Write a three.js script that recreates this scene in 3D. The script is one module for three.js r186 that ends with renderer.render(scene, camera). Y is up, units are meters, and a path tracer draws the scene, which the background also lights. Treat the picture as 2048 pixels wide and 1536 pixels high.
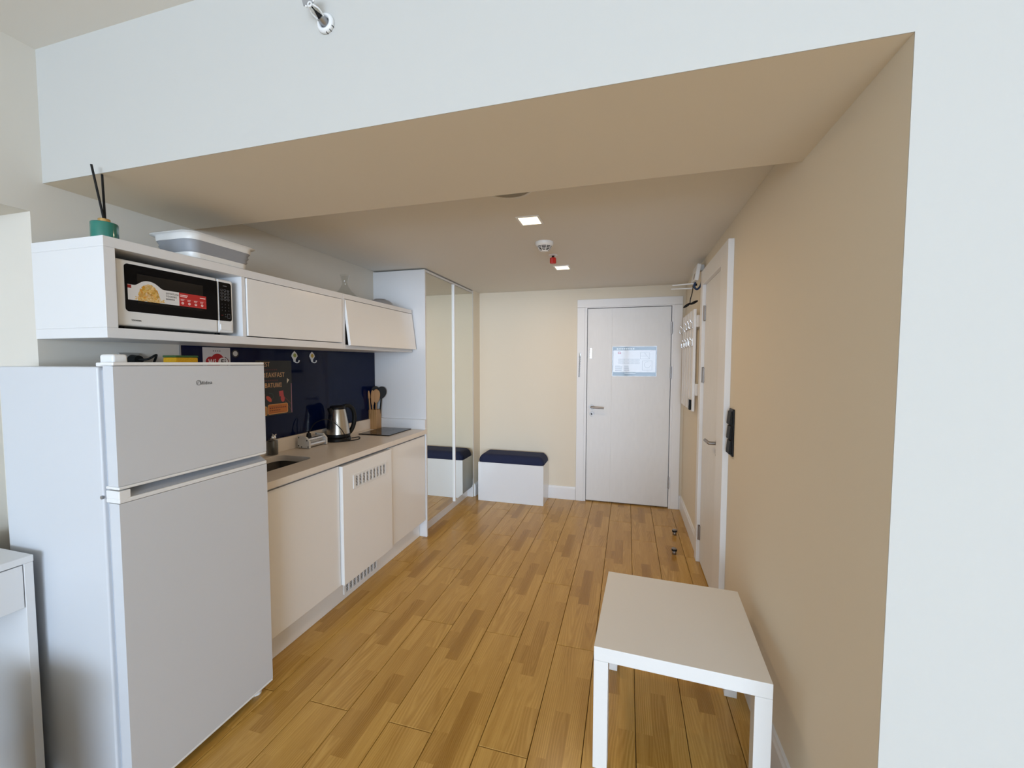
import * as THREE from 'three';
import { RoundedBoxGeometry } from 'three/addons/geometries/RoundedBoxGeometry.js';
import { mergeGeometries } from 'three/addons/utils/BufferGeometryUtils.js';
import { RectAreaLightUniformsLib } from 'three/addons/lights/RectAreaLightUniformsLib.js';

// ---------------------------------------------------------------- camera, light, exposure
const renderer = new THREE.WebGLRenderer({ antialias: true });
renderer.toneMapping = THREE.LinearToneMapping;
renderer.toneMappingExposure = 0.95;
renderer.shadowMap.enabled = true;
renderer.shadowMap.type = THREE.PCFSoftShadowMap;
RectAreaLightUniformsLib.init();

const scene = new THREE.Scene();
scene.background = new THREE.Color().setRGB(1.6, 1.9, 2.3);

const camera = new THREE.PerspectiveCamera(2 * Math.atan(768 / 827) * 180 / Math.PI, 2048 / 1536, 0.03, 60);
camera.position.set(0, 1.45, 0);
camera.rotation.set(-0.0521, 0.2726, 0.0020, 'YXZ');
scene.add(camera);

// daylight: the overcast sky filling the tall window behind the camera
const WIN = { x0: -1.3, x1: 3.7, y0: 0.12, y1: 2.46, z: 6.2 };
const sky = new THREE.RectAreaLight(new THREE.Color().setRGB(0.735, 0.935, 1.20), 14.8, WIN.x1 - WIN.x0 - 0.04, WIN.y1 - WIN.y0 - 0.04);
sky.position.set((WIN.x0 + WIN.x1) / 2, (WIN.y0 + WIN.y1) / 2, WIN.z + 0.19);
sky.name = 'window_daylight';
scene.add(sky);

// ---------------------------------------------------------------- helpers
let seed = 7;
const rnd = () => { seed = (seed + 0x6d2b79f5) | 0; let t = Math.imul(seed ^ (seed >>> 15), 1 | seed); t = (t + Math.imul(t ^ (t >>> 7), 61 | t)) ^ t; return ((t ^ (t >>> 14)) >>> 0) / 4294967296; };
const hash = (x, y, s) => { let h = Math.imul(x, 374761393) + Math.imul(y, 668265263) + Math.imul(s, 974711) | 0; h = Math.imul(h ^ (h >>> 13), 1274126177); return ((h ^ (h >>> 16)) >>> 0) / 4294967296; };
const noise = (x, y, s = 0) => {
  const xi = Math.floor(x), yi = Math.floor(y), fx = x - xi, fy = y - yi, u = fx * fx * (3 - 2 * fx), v = fy * fy * (3 - 2 * fy);
  const a = hash(xi, yi, s), b = hash(xi + 1, yi, s), c = hash(xi, yi + 1, s), d = hash(xi + 1, yi + 1, s);
  return a + (b - a) * u + (c - a) * v + (a - b - c + d) * u * v;
};
const taken = {};
const numbered = (n) => { taken[n] = (taken[n] ?? -1) + 1; return taken[n] ? n + '_' + String(taken[n]).padStart(3, '0') : n; };
const groups = [];
function thing(name, label, category, group) {
  const o = new THREE.Group(); o.name = numbered(name); o.userData = { label, category };
  if (group) o.userData.group = group;
  scene.add(o); groups.push(o); return o;
}
function struct(name, label) {
  const o = new THREE.Group(); o.name = numbered(name); o.userData = { kind: 'structure', label, category: name.split('_')[0] };
  scene.add(o); groups.push(o); return o;
}
function part(parent, name, geo, mat, label) {
  const m = new THREE.Mesh(Array.isArray(geo) ? merge(geo) : geo, mat); m.name = name; m.castShadow = m.receiveShadow = true;
  if (label) m.userData.label = label;
  parent.add(m); return m;
}
function merge(list) {
  return mergeGeometries(list.map((g) => { const q = g.index ? g.toNonIndexed() : g; for (const k of Object.keys(q.attributes)) if (!['position', 'normal', 'uv'].includes(k)) q.deleteAttribute(k); return q; }));
}
// box by its limits, uv in metres
function bx(x0, x1, y0, y1, z0, z1) {
  const w = x1 - x0, h = y1 - y0, d = z1 - z0, g = new THREE.BoxGeometry(w, h, d), uv = g.attributes.uv;
  const dims = [[d, h], [d, h], [w, d], [w, d], [w, h], [w, h]];
  for (let f = 0; f < 6; f++) for (let i = 0; i < 4; i++) uv.setXY(f * 4 + i, uv.getX(f * 4 + i) * dims[f][0], uv.getY(f * 4 + i) * dims[f][1]);
  return g.translate((x0 + x1) / 2, (y0 + y1) / 2, (z0 + z1) / 2);
}
// the same with rounded edges
function rb(x0, x1, y0, y1, z0, z1, r = 0.0015, s = 2) {
  const w = x1 - x0, h = y1 - y0, d = z1 - z0;
  return new RoundedBoxGeometry(w, h, d, s, Math.min(r, w * 0.49, h * 0.49, d * 0.49)).translate((x0 + x1) / 2, (y0 + y1) / 2, (z0 + z1) / 2);
}
const V = (x, y, z) => new THREE.Vector3(x, y, z);
function cyl(a, b, r0, r1 = r0, n = 20) {
  const d = b.clone().sub(a), g = new THREE.CylinderGeometry(r1, r0, d.length(), n);
  g.applyQuaternion(new THREE.Quaternion().setFromUnitVectors(V(0, 1, 0), d.clone().normalize()));
  return g.translate((a.x + b.x) / 2, (a.y + b.y) / 2, (a.z + b.z) / 2);
}
function tube(pts, r, n = 40, k = 8) { return new THREE.TubeGeometry(new THREE.CatmullRomCurve3(pts), n, r, k); }
function lathe(pts, at, n = 40) { return new THREE.LatheGeometry(pts.map((p) => new THREE.Vector2(p[0], p[1])), n).translate(at.x, at.y, at.z); }
function shape2(pts) { const s = new THREE.Shape(); pts.forEach((p, i) => (i ? s.lineTo(p[0], p[1]) : s.moveTo(p[0], p[1]))); s.closePath(); return s; }
function roundRect(w, h, r, x = 0, y = 0) {
  const s = new THREE.Shape();
  s.moveTo(x + r, y); s.lineTo(x + w - r, y); s.absarc(x + w - r, y + r, r, -Math.PI / 2, 0); s.lineTo(x + w, y + h - r); s.absarc(x + w - r, y + h - r, r, 0, Math.PI / 2);
  s.lineTo(x + r, y + h); s.absarc(x + r, y + h - r, r, Math.PI / 2, Math.PI); s.lineTo(x, y + r); s.absarc(x + r, y + r, r, Math.PI, 1.5 * Math.PI); return s;
}
const faceX = (g, x, y, z) => g.rotateY(Math.PI / 2).translate(x, y, z);      // drawn in (right, up), then turned to face +x
const faceNX = (g, x, y, z) => g.rotateY(-Math.PI / 2).translate(x, y, z);    // turned to face -x
// geometry of a flat print with uv 0..1 over its bounding box
function flat(shape, segs = 12) {
  const g = new THREE.ShapeGeometry(shape, segs); g.computeBoundingBox(); const b = g.boundingBox, p = g.attributes.position, uv = g.attributes.uv;
  for (let i = 0; i < p.count; i++) uv.setXY(i, (p.getX(i) - b.min.x) / (b.max.x - b.min.x), (p.getY(i) - b.min.y) / (b.max.y - b.min.y));
  return g;
}
function settle() {   // every group's origin at the base of its thing
  for (const o of groups) {
    const b = new THREE.Box3().setFromObject(o); const c = V((b.min.x + b.max.x) / 2, b.min.y, (b.min.z + b.max.z) / 2);
    for (const k of o.children) k.position.sub(c);
    o.position.add(c);
  }
}

// ---------------------------------------------------------------- textures and materials
function data(w, h, fn, srgb = true, repeat = true) {
  const a = new Uint8Array(w * h * 4);
  for (let y = 0; y < h; y++) for (let x = 0; x < w; x++) { const c = fn(x / w, y / h), i = (y * w + x) * 4; a[i] = c[0]; a[i + 1] = c[1]; a[i + 2] = c[2]; a[i + 3] = 255; }
  const t = new THREE.DataTexture(a, w, h); t.magFilter = THREE.LinearFilter; t.minFilter = THREE.LinearMipmapLinearFilter; t.generateMipmaps = true;
  if (repeat) t.wrapS = t.wrapT = THREE.RepeatWrapping;
  if (srgb) t.colorSpace = THREE.SRGBColorSpace;
  t.needsUpdate = true; return t;
}
function paint(w, h, draw) {
  const c = document.createElement('canvas'); c.width = w; c.height = h; draw(c.getContext('2d'), w, h);
  const t = new THREE.CanvasTexture(c); t.colorSpace = THREE.SRGBColorSpace; return t;
}
const M = (o) => new THREE.MeshStandardMaterial(o);
const P = (o) => new THREE.MeshPhysicalMaterial(o);
const rgb = (r, g, b) => new THREE.Color().setRGB(r, g, b);

const rollerTex = data(256, 256, (u, v) => { const n = noise(u * 64, v * 64, 3) * 0.6 + noise(u * 128, v * 128, 4) * 0.4, k = 100 + 110 * n; return [k, k, k]; }, false);
const wallBump = rollerTex.clone(); wallBump.repeat.set(3.5, 3.5);
const scuffTex = data(512, 512, (u, v) => {
  const m = noise(u * 9, v * 9, 12) * 0.5 + noise(u * 31, v * 31, 13) * 0.5, s = m > 0.8 ? (m - 0.8) * 60 : 0, k = 3 * (noise(u * 60, v * 60, 5) - 0.5);
  return [250 - s + k, 250 - s + k, 249 - s + k];
});
const wallMap = scuffTex.clone(); wallMap.repeat.set(0.5, 0.5);
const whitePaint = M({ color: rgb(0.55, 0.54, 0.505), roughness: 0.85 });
const paleCream = M({ color: rgb(0.70, 0.655, 0.575), roughness: 0.85 });
const cream = M({ color: rgb(0.80, 0.715, 0.575), roughness: 0.85 });
const creamCeil = M({ color: rgb(0.80, 0.77, 0.71), roughness: 0.9 });
const whiteTrim = M({ color: rgb(0.85, 0.85, 0.85), roughness: 0.38 });
const doorWhite = M({ color: rgb(0.86, 0.86, 0.86), roughness: 0.42, map: wallMap });
const gloss = P({ color: rgb(0.87, 0.855, 0.825), roughness: 0.22, clearcoat: 0.6, clearcoatRoughness: 0.08 });
const board = M({ color: rgb(0.765, 0.76, 0.755), roughness: 0.4 });
const darkGap = M({ color: rgb(0.03, 0.03, 0.032), roughness: 0.8 });
const black = P({ color: rgb(0.007, 0.007, 0.008), roughness: 0.4, specularIntensity: 0.45 });
const blackSoft = P({ color: rgb(0.009, 0.010, 0.010), roughness: 0.55, specularIntensity: 0.45 });
const steel = M({ color: rgb(0.34, 0.315, 0.295), roughness: 0.46, metalness: 1 });
const chrome = M({ color: rgb(0.75, 0.75, 0.76), roughness: 0.08, metalness: 1 });
const alu = M({ color: rgb(0.42, 0.43, 0.45), roughness: 0.4, metalness: 1 });
const mirrorMat = M({ color: rgb(0.86, 0.88, 0.84), roughness: 0.015, metalness: 1 });
const navyFabric = P({ color: rgb(0.006, 0.012, 0.05), roughness: 0.8, sheen: 0.5, sheenColor: rgb(0.04, 0.07, 0.2), sheenRoughness: 0.5, bumpMap: wallBump, bumpScale: 0.0008 });
const fridgeWhite = M({ color: rgb(0.63, 0.645, 0.67), roughness: 0.36 });
const gasket = M({ color: rgb(0.45, 0.48, 0.53), roughness: 0.6 });
const whitePlastic = M({ color: rgb(0.80, 0.80, 0.79), roughness: 0.35 });
const glassClear = P({ color: rgb(0.97, 0.98, 0.98), roughness: 0.02, transmission: 1, thickness: 0, ior: 1.45 });
const paneMat = P({ color: rgb(1, 1, 1), roughness: 0, transmission: 1, thickness: 0, ior: 1.45 });

// printed oak laminate: three strips to a plank, the same block layout on every plank, new grain on each variant
const blocks = [[[0.46, 0.12], [0.59, -0.42], [0.97, 0.05], [1.215, 0.16]], [[0.39, 0.16], [0.81, -0.62], [1.215, 0.02]], [[0.22, -0.18], [0.66, 0.10], [1.02, -0.12], [1.215, 0.10]]];
function oak(s) {
  return data(192, 1216, (u, v) => {
    const st = Math.min(2, Math.floor(u * 3)), t = v * 1.215; let bi = 0; while (t > blocks[st][bi][0]) bi++;
    const tone = blocks[st][bi][1], id = s * 31 + st * 7 + bi, x = u * 0.192;
    const wob = noise(t * 3.1, id * 3.7, 2) * 0.030 + noise(t * 9, id * 1.3, 6) * 0.006;
    const cx = 0.064 * (hash(id, 3, 2) * 1.6 - 0.3) + st * 0.064, q = Math.hypot((x - cx) * 9, (t - hash(id, 4, 2) * 1.2) * 0.55) + wob * 7;
    const ring = Math.sin(q * (70 + 30 * hash(id, 1, 1)) + 3 * noise(t * 7, x * 60, id)) * noise(t * 2.5, x * 25, id + 17);
    const fine = noise(x * 900, t * 14, id + 40) - 0.5, pore = noise(x * 1700, t * 40, id + 80) > 0.80 ? -1 : 0, big = noise(x * 40, t * 1.6, id + 9) - 0.5;
    const k = tone * 29 + ring * 12 + fine * 15 + pore * 5 + big * 20;
    return [Math.min(255, 190 + k * 1.0), Math.min(255, 147 + k), Math.min(255, 72 + k * 0.85)].map((c) => Math.max(0, c));
  }, true, false);
}
const oakTex = [1, 2, 3].map(oak);
const oakMat = oakTex.map((t) => M({ map: t, roughness: 0.27 }));
const bambooTex = data(128, 128, (u, v) => { const k = (noise(u * 70, v * 3, 21) - 0.5) * 22 + (Math.floor(u * 7) % 2) * 4 + (noise(u * 12, v * 2, 22) - 0.5) * 16; return [176 + k, 134 + k, 86 + k]; });
const bamboo = M({ map: bambooTex, roughness: 0.45 });
const woodSpoon = M({ map: bambooTex, color: rgb(0.95, 0.9, 0.85), roughness: 0.6 });

// ---------------------------------------------------------------- the shell
const XL = -2.06, XR = 0.53, ZB = -4.33, ZJ = -1.0227, ZF = -1.565, YB = 2.097, YC = 2.208, YT = 2.565, XN = -2.295, XW = 4.1;

// floor of laminate planks over a screed
{
  const f = struct('floor', 'honey oak laminate plank floor');
  part(f, 'screed', [bx(-2.5, XW + 0.2, -0.12, -0.0095, ZB - 0.2, 6.4)], darkGap);
  const plank = (x0, x1, z1, z0, u0, u1, v0, v1) => {   // z1 near, z0 far; bevelled upper edges
    const c = 0.0016, h = 0.009, g = new THREE.BufferGeometry(), pos = [], uv = [];
    const U = (x) => u0 + (u1 - u0) * (x - x0) / (x1 - x0), W = (z) => v0 + (v1 - v0) * (z1 - z) / (z1 - z0);
    const q = (...p) => { for (const i of [0, 1, 2, 0, 2, 3]) { pos.push(...p[i]); uv.push(U(p[i][0]), W(p[i][2])); } };
    const a = [x0, -c, z1], b = [x1, -c, z1], d = [x1, -c, z0], e = [x0, -c, z0], A = [x0 + c, 0, z1 - c], B = [x1 - c, 0, z1 - c], D = [x1 - c, 0, z0 + c], E = [x0 + c, 0, z0 + c];
    const lo = (p) => [p[0], -h, p[2]];
    q(A, B, D, E); q(a, b, B, A); q(b, d, D, B); q(d, e, E, D); q(e, a, A, E); q(lo(a), lo(b), b, a); q(lo(b), lo(d), d, b); q(lo(d), lo(e), e, d); q(lo(e), lo(a), a, e);
    g.setAttribute('position', new THREE.Float32BufferAttribute(pos, 3)); g.setAttribute('uv', new THREE.Float32BufferAttribute(uv, 2)); g.computeVertexNormals(); return g;
  };
  const L = 1.215, W = 0.192, gap = 0.0012;
  let n = 0;
  for (let c = -11; c <= 22; c++) {
    const cx0 = -0.14 + c * W, cx1 = cx0 + W, start = c === 1 ? -1.035 : (c & 1 ? -2.045 : -1.405);
    for (let k = -8; k <= 4; k++) {
      const near = start - k * L, far = near - L;
      const inHall = (far + near) / 2 < -1.1;
      const xa = Math.max(cx0, far < -0.985 ? XL : XN), xb = Math.min(cx1, inHall && near < -1.0 ? XR : XW), za = Math.max(far, ZB - 0.06), zb = Math.min(near, WIN.z);
      if (xb - xa < 0.01 || zb - za < 0.02 || (cx0 > XR && near < ZJ)) continue;
      const m = part(f, n ? 'plank_' + String(n).padStart(3, '0') : 'plank', plank(xa + gap, xb - gap, zb - gap, za + gap, (xa - cx0) / W, (xb - cx0) / W, (near - zb) / L, (near - za) / L), oakMat[(c * 2 + k * 5 + 120) % 3]);
      n++;
    }
  }
}
// walls
{
  const w = struct('wall_left', 'cream wall behind the kitchen units');
  part(w, 'plaster', bx(-2.5, XL, 0, YT, -4.14, -0.985), paleCream);
  const w2 = struct('wall_niche', 'pale wall recess beside the refrigerator');
  part(w2, 'plaster', bx(-2.6, XN, 0, 1.985, -0.985, 6.4), paleCream);
  const w3 = struct('wall_niche_head', 'pale wall band above the recess');
  part(w3, 'plaster', bx(-2.5, XL, 1.985, YT, -0.985, 6.4), paleCream);
  const w4 = struct('wall_pier', 'cream wall pier between wardrobe and back wall');
  part(w4, 'plaster', bx(-2.5, -1.583, 0, YC + 0.05, ZB - 0.15, -4.14), cream);
  const b = struct('wall_back', 'cream wall around the entrance door');
  part(b, 'plaster', [bx(-1.7, -0.432, 0, YC + 0.05, ZB - 0.15, ZB), bx(0.427, XR + 0.15, 0, YC + 0.05, ZB - 0.15, ZB), bx(-0.432, 0.427, 2.025, YC + 0.05, ZB - 0.15, ZB)], cream);
  part(b, 'landing_wall', bx(-0.7, 0.7, -0.05, 2.2, ZB - 0.3, ZB - 0.16), cream);
  const r = struct('wall_right', 'beige wall with the inner door');
  for (const b of [bx(XR, XR + 0.15, 0, YT, -2.545, ZJ - 0.002), bx(XR, XR + 0.15, 0, YT, ZB - 0.15, -3.262), bx(XR, XR + 0.15, 2.045, YT, -3.262, -2.545), bx(XR + 0.11, XR + 0.15, 0, 2.045, -3.262, -2.545)]) part(r, 'plaster', b, cream);
  const n = struct('wall_corner', 'pale wall face at the corridor mouth');
  part(n, 'plaster', bx(XR + 0.15, XW + 0.15, 0, YT, ZJ - 0.15, ZJ), whitePaint);
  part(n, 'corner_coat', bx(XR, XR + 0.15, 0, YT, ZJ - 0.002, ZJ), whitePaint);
  const h = struct('wall_header', 'wide cream beam across the corridor mouth');
  part(h, 'plaster', bx(XL, XR, YB, YT + 0.02, ZF, ZJ - 0.002), cream);
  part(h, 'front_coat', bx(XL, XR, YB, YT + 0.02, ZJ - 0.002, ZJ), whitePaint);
  const e = struct('wall_room', 'cream wall of the living room');
  part(e, 'plaster', bx(XW, XW + 0.15, 0, YT, ZJ, 6.4), whitePaint);
  const q = struct('wall_window', 'cream wall around the tall window');
  part(q, 'plaster', [bx(-2.6, WIN.x0, 0, YT, WIN.z, WIN.z + 0.2), bx(WIN.x1, XW + 0.15, 0, YT, WIN.z, WIN.z + 0.2), bx(WIN.x0, WIN.x1, 0, WIN.y0, WIN.z, WIN.z + 0.2), bx(WIN.x0, WIN.x1, WIN.y1, YT, WIN.z, WIN.z + 0.2)], cream);
  const c = struct('ceiling', 'low beige ceiling over the kitchen corridor');
  part(c, 'plaster', bx(-2.5, XR + 0.15, YC, YC + 0.12, ZB - 0.15, ZF), creamCeil);
  const c2 = struct('ceiling', 'higher ceiling of the living room');
  part(c2, 'plaster', bx(-2.6, XW + 0.15, YT, YT + 0.12, ZJ - 0.15, 6.4), creamCeil);
}
// baseboards
{
  const prof = (len) => { const s = shape2([[0, 0], [0.016, 0], [0.016, 0.115], [0.011, 0.125], [0.009, 0.136], [0, 0.138]]); return new THREE.ExtrudeGeometry(s, { depth: len, bevelEnabled: false }); };
  const right = struct('baseboard_right', 'white moulded skirting along the beige wall');
  const rp = (z0, z1) => prof(z1 - z0).rotateY(Math.PI).translate(XR, 0, z1);
  part(right, 'skirting', rp(-2.44, ZJ), whiteTrim); part(right, 'skirting', rp(ZB, -3.345), whiteTrim);
  const back = struct('baseboard_back', 'white moulded skirting beside the entrance door');
  const bp = (x0, x1) => prof(x1 - x0).rotateY(-Math.PI / 2).translate(x1, 0, ZB);
  part(back, 'skirting', bp(-1.583, -0.512), whiteTrim); part(back, 'skirting', bp(0.505, XR), whiteTrim);
  const left = struct('baseboard_left', 'white moulded skirting on the pier beside the wardrobe');
  part(left, 'skirting', prof(0.185).translate(-1.583, 0, ZB), whiteTrim);
  const cor = struct('baseboard_corner', 'white moulded skirting at the corridor mouth');
  part(cor, 'skirting', prof(XW - XR).rotateY(-Math.PI / 2).translate(XW, 0, ZJ), whiteTrim);
}
// tall window behind the camera, source of the daylight
{
  const w = struct('window_1', 'tall window with white frame');
  const z0 = WIN.z + 0.06, z1 = WIN.z + 0.13, t = 0.06, n = 4, pw = (WIN.x1 - WIN.x0) / n;
  part(w, 'window_frame', [bx(WIN.x0, WIN.x1, WIN.y0, WIN.y0 + t, z0, z1), bx(WIN.x0, WIN.x1, WIN.y1 - t, WIN.y1, z0, z1), bx(WIN.x0, WIN.x0 + t, WIN.y0, WIN.y1, z0, z1), bx(WIN.x1 - t, WIN.x1, WIN.y0, WIN.y1, z0, z1)], whiteTrim);
  for (let i = 1; i < n; i++) part(w, 'mullion', bx(WIN.x0 + i * pw - 0.04, WIN.x0 + i * pw + 0.04, WIN.y0 + t, WIN.y1 - t, z0, z1), whiteTrim);
  for (let i = 0; i < n; i++) part(w, 'pane', new THREE.PlaneGeometry(pw - 0.06, WIN.y1 - WIN.y0 - 2 * t + 0.02).translate(WIN.x0 + (i + 0.5) * pw, (WIN.y0 + WIN.y1) / 2, (z0 + z1) / 2), paneMat);
  part(w, 'window_sill', rb(WIN.x0 - 0.05, WIN.x1 + 0.05, WIN.y0 - 0.03, WIN.y0, WIN.z - 0.12, WIN.z + 0.06, 0.006), whiteTrim);
  const fabric = P({ color: rgb(0.62, 0.58, 0.52), roughness: 1, transmission: 0.25, thickness: 0 });
  for (const [x0, x1, l] of [[-1.8, -1.25, 'beige curtain gathered at the window end nearer the desk'], [3.6, 4.0, 'beige curtain gathered at the window end by the side wall']]) {
    const c = thing('curtain', l, 'curtain', 'window curtains');
    const g = new THREE.PlaneGeometry(x1 - x0, 2.46, 60, 1), p = g.attributes.position;
    for (let i = 0; i < p.count; i++) p.setZ(i, 0.045 * Math.sin(p.getX(i) * 62));
    g.computeVertexNormals(); part(c, 'cloth', g.translate((x0 + x1) / 2, 1.25, WIN.z - 0.14), fabric);
    part(c, 'curtain_rail', bx(x0 - 0.02, x1 + 0.02, 2.48, 2.51, WIN.z - 0.15, WIN.z - 0.13), whiteTrim);
  }
}

// ---------------------------------------------------------------- doors
function lever(parent, at, face, dir) {   // face: unit vector out of the door, dir: the way the lever points
  const o = (k) => at.clone().addScaledVector(face, k), h = part(parent, 'door_handle', [cyl(o(0), o(0.008), 0.026, 0.026, 28), cyl(o(0.006), o(0.05), 0.010, 0.010, 16)], steel, 'brushed steel lever handle');
  const a = o(0.05), b = a.clone().addScaledVector(dir, 0.125); b.y -= 0.004;
  part(h, 'lever', [cyl(a, b, 0.0095, 0.0095, 16), new THREE.SphereGeometry(0.0095, 14, 10).translate(a.x, a.y, a.z)], steel);
  const k = at.clone(); k.y -= 0.072;
  const e = part(parent, 'keyhole_plate', [cyl(k, k.clone().addScaledVector(face, 0.007), 0.024, 0.024, 24)], steel);
  part(e, 'lock_cylinder', [cyl(k.clone().addScaledVector(face, 0.006), k.clone().addScaledVector(face, 0.011), 0.008, 0.008, 14)], blackSoft);
}
{
  const d = struct('door_1', 'white entrance door with a safety notice');
  const z = ZB + 0.004;
  part(d, 'door_leaf', [rb(-0.402, -0.1575, 0.012, 2.0, z - 0.04, z, 0.002), rb(-0.1545, 0.402, 0.012, 2.0, z - 0.04, z, 0.002), bx(-0.16, -0.15, 0.014, 1.998, z - 0.035, z - 0.0015)], doorWhite);
  part(d, 'door_casing', [rb(-0.508, -0.43, 0, 2.012, ZB, ZB + 0.022, 0.003), rb(0.427, 0.503, 0, 2.012, ZB, ZB + 0.022, 0.003), rb(-0.508, 0.503, 2.0135, 2.093, ZB, ZB + 0.022, 0.003)], whiteTrim);
  part(d, 'door_jamb', [bx(-0.432, -0.408, 0, 2.025, ZB - 0.1, ZB + 0.012), bx(0.408, 0.43, 0, 2.025, ZB - 0.1, ZB + 0.012), bx(-0.408, 0.408, 2.006, 2.025, ZB - 0.1, ZB + 0.012), bx(-0.41, 0.41, 0, 2.01, ZB - 0.1, ZB - 0.045)], whiteTrim);
  for (const y of [1.79, 1.355, 0.26]) { const h = part(d, 'hinge', cyl(V(0.406, y - 0.055, ZB + 0.016), V(0.406, y + 0.055, ZB + 0.016), 0.008, 0.008, 14), alu, 'grey steel hinge'); part(h, 'hinge_cap', [cyl(V(0.406, y + 0.055, ZB + 0.016), V(0.406, y + 0.061, ZB + 0.016), 0.006), cyl(V(0.406, y - 0.061, ZB + 0.016), V(0.406, y - 0.055, ZB + 0.016), 0.006)], alu); }
  lever(d, V(-0.352, 0.992, z), V(0, 0, 1), V(1, 0, 0));
  const ks = part(d, 'chain_slide', [rb(-0.378, -0.356, 1.49, 1.60, z, z + 0.008, 0.003)], chrome, 'slim steel door chain track');
  part(ks, 'slot', [bx(-0.3685, -0.3655, 1.50, 1.57, z + 0.0078, z + 0.0086)], darkGap);
  // door chain on the casing
  const c = thing('door_chain', 'short steel safety chain hanging from the entrance door casing', 'chain');
  const cz = ZB + 0.022;
  part(c, 'chain_plate', rb(-0.487, -0.468, 1.50, 1.55, cz, cz + 0.006, 0.002), chrome);
  const links = [];
  for (let i = 0; i < 15; i++) links.push(new THREE.TorusGeometry(0.006, 0.0019, 6, 12).scale(1, 1.35, 1).rotateY(i % 2 ? Math.PI / 2 : 0.2).translate(-0.4765 - i * 0.0004, 1.508 - i * 0.0122, cz + 0.009));
  part(c, 'chain_links', links, alu);
  part(c, 'chain_end', cyl(V(-0.4825, 1.328, cz + 0.009), V(-0.4835, 1.302, cz + 0.009), 0.006, 0.007, 12), alu);
}
{
  const d = struct('door_2', 'white inner door in the beige wall');
  const lx = 0.523, cf = 0.500, za = -2.5, zb = -2.615, zc = -3.205, zd = -3.325;   // leaf face, casing face, casing outer near, leaf near, leaf far, casing outer far
  part(d, 'door_leaf', rb(lx, lx + 0.04, 0.012, 2.0, zc, zb, 0.002), doorWhite);
  part(d, 'door_casing', [rb(cf, XR + 0.001, 0, 2.105, zb, za + 0.06, 0.003), rb(cf, XR + 0.001, 0, 2.105, zd + 0.04, zc, 0.003), rb(cf, XR + 0.001, 2.0, 2.105, zc, zb, 0.003)], whiteTrim);
  part(d, 'door_jamb', [bx(XR - 0.003, XR + 0.1, 0, 2.044, zb + 0.001, -2.546), bx(XR - 0.003, XR + 0.1, 0, 2.044, -3.261, zc - 0.001), bx(XR - 0.003, XR + 0.1, 2.003, 2.044, zc, zb), bx(lx + 0.042, XR + 0.1, 0, 2.0, zc, zb)], whiteTrim);
  for (const y of [1.80, 1.365, 0.22]) { const h = part(d, 'hinge', cyl(V(0.516, y - 0.055, zc - 0.002), V(0.516, y + 0.055, zc - 0.002), 0.008, 0.008, 14), steel, 'dark steel hinge'); part(h, 'hinge_leaf', bx(0.5155, 0.5225, y - 0.05, y + 0.05, zc, zc + 0.022), steel); }
  lever(d, V(lx, 0.972, -2.672), V(-1, 0, 0), V(0, 0, -1));
}

// ---------------------------------------------------------------- ceiling fittings
for (const [z, l] of [[-2.19, 'square warm ceiling downlight just behind the cream beam'], [-3.325, 'square warm ceiling downlight by the red sprinkler cap']]) {
  const x = -0.515, t = thing('ceiling_light', l, 'light', 'square ceiling downlights');
  part(t, 'rim', [bx(x - 0.062, x + 0.062, YC - 0.005, YC, z - 0.068, z - 0.057), bx(x - 0.062, x + 0.062, YC - 0.005, YC, z + 0.057, z + 0.068), bx(x - 0.062, x - 0.051, YC - 0.005, YC, z - 0.057, z + 0.057), bx(x + 0.051, x + 0.062, YC - 0.005, YC, z - 0.057, z + 0.057)], whiteTrim);
  part(t, 'diffuser', bx(x - 0.051, x + 0.051, YC - 0.004, YC, z - 0.057, z + 0.057), M({ color: rgb(0.9, 0.85, 0.7), emissive: rgb(1, 0.80, 0.50), emissiveIntensity: 3.2 }));
  const a = new THREE.RectAreaLight(rgb(1, 0.72, 0.45), 140, 0.1, 0.112);
  a.name = 'downlight_glow'; a.position.set(x, YC - 0.007, z); a.rotation.x = -Math.PI / 2; t.add(a);
}
{
  const t = thing('ceiling_vent', 'round grey ceiling vent with pale rim, half hidden by the beam', 'vent');
  const c = V(-0.515, YC, -1.765);
  part(t, 'rim', lathe([[0.098, 0], [0.098, -0.006], [0.104, -0.009], [0.11, -0.005], [0.111, 0]], c, 48), whitePlastic);
  part(t, 'mesh_cover', lathe([[0.0005, -0.004], [0.098, -0.004], [0.098, 0]], c, 48), M({ color: rgb(0.35, 0.33, 0.28), roughness: 0.7, bumpMap: wallBump, bumpScale: 0.002 }));
}
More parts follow.
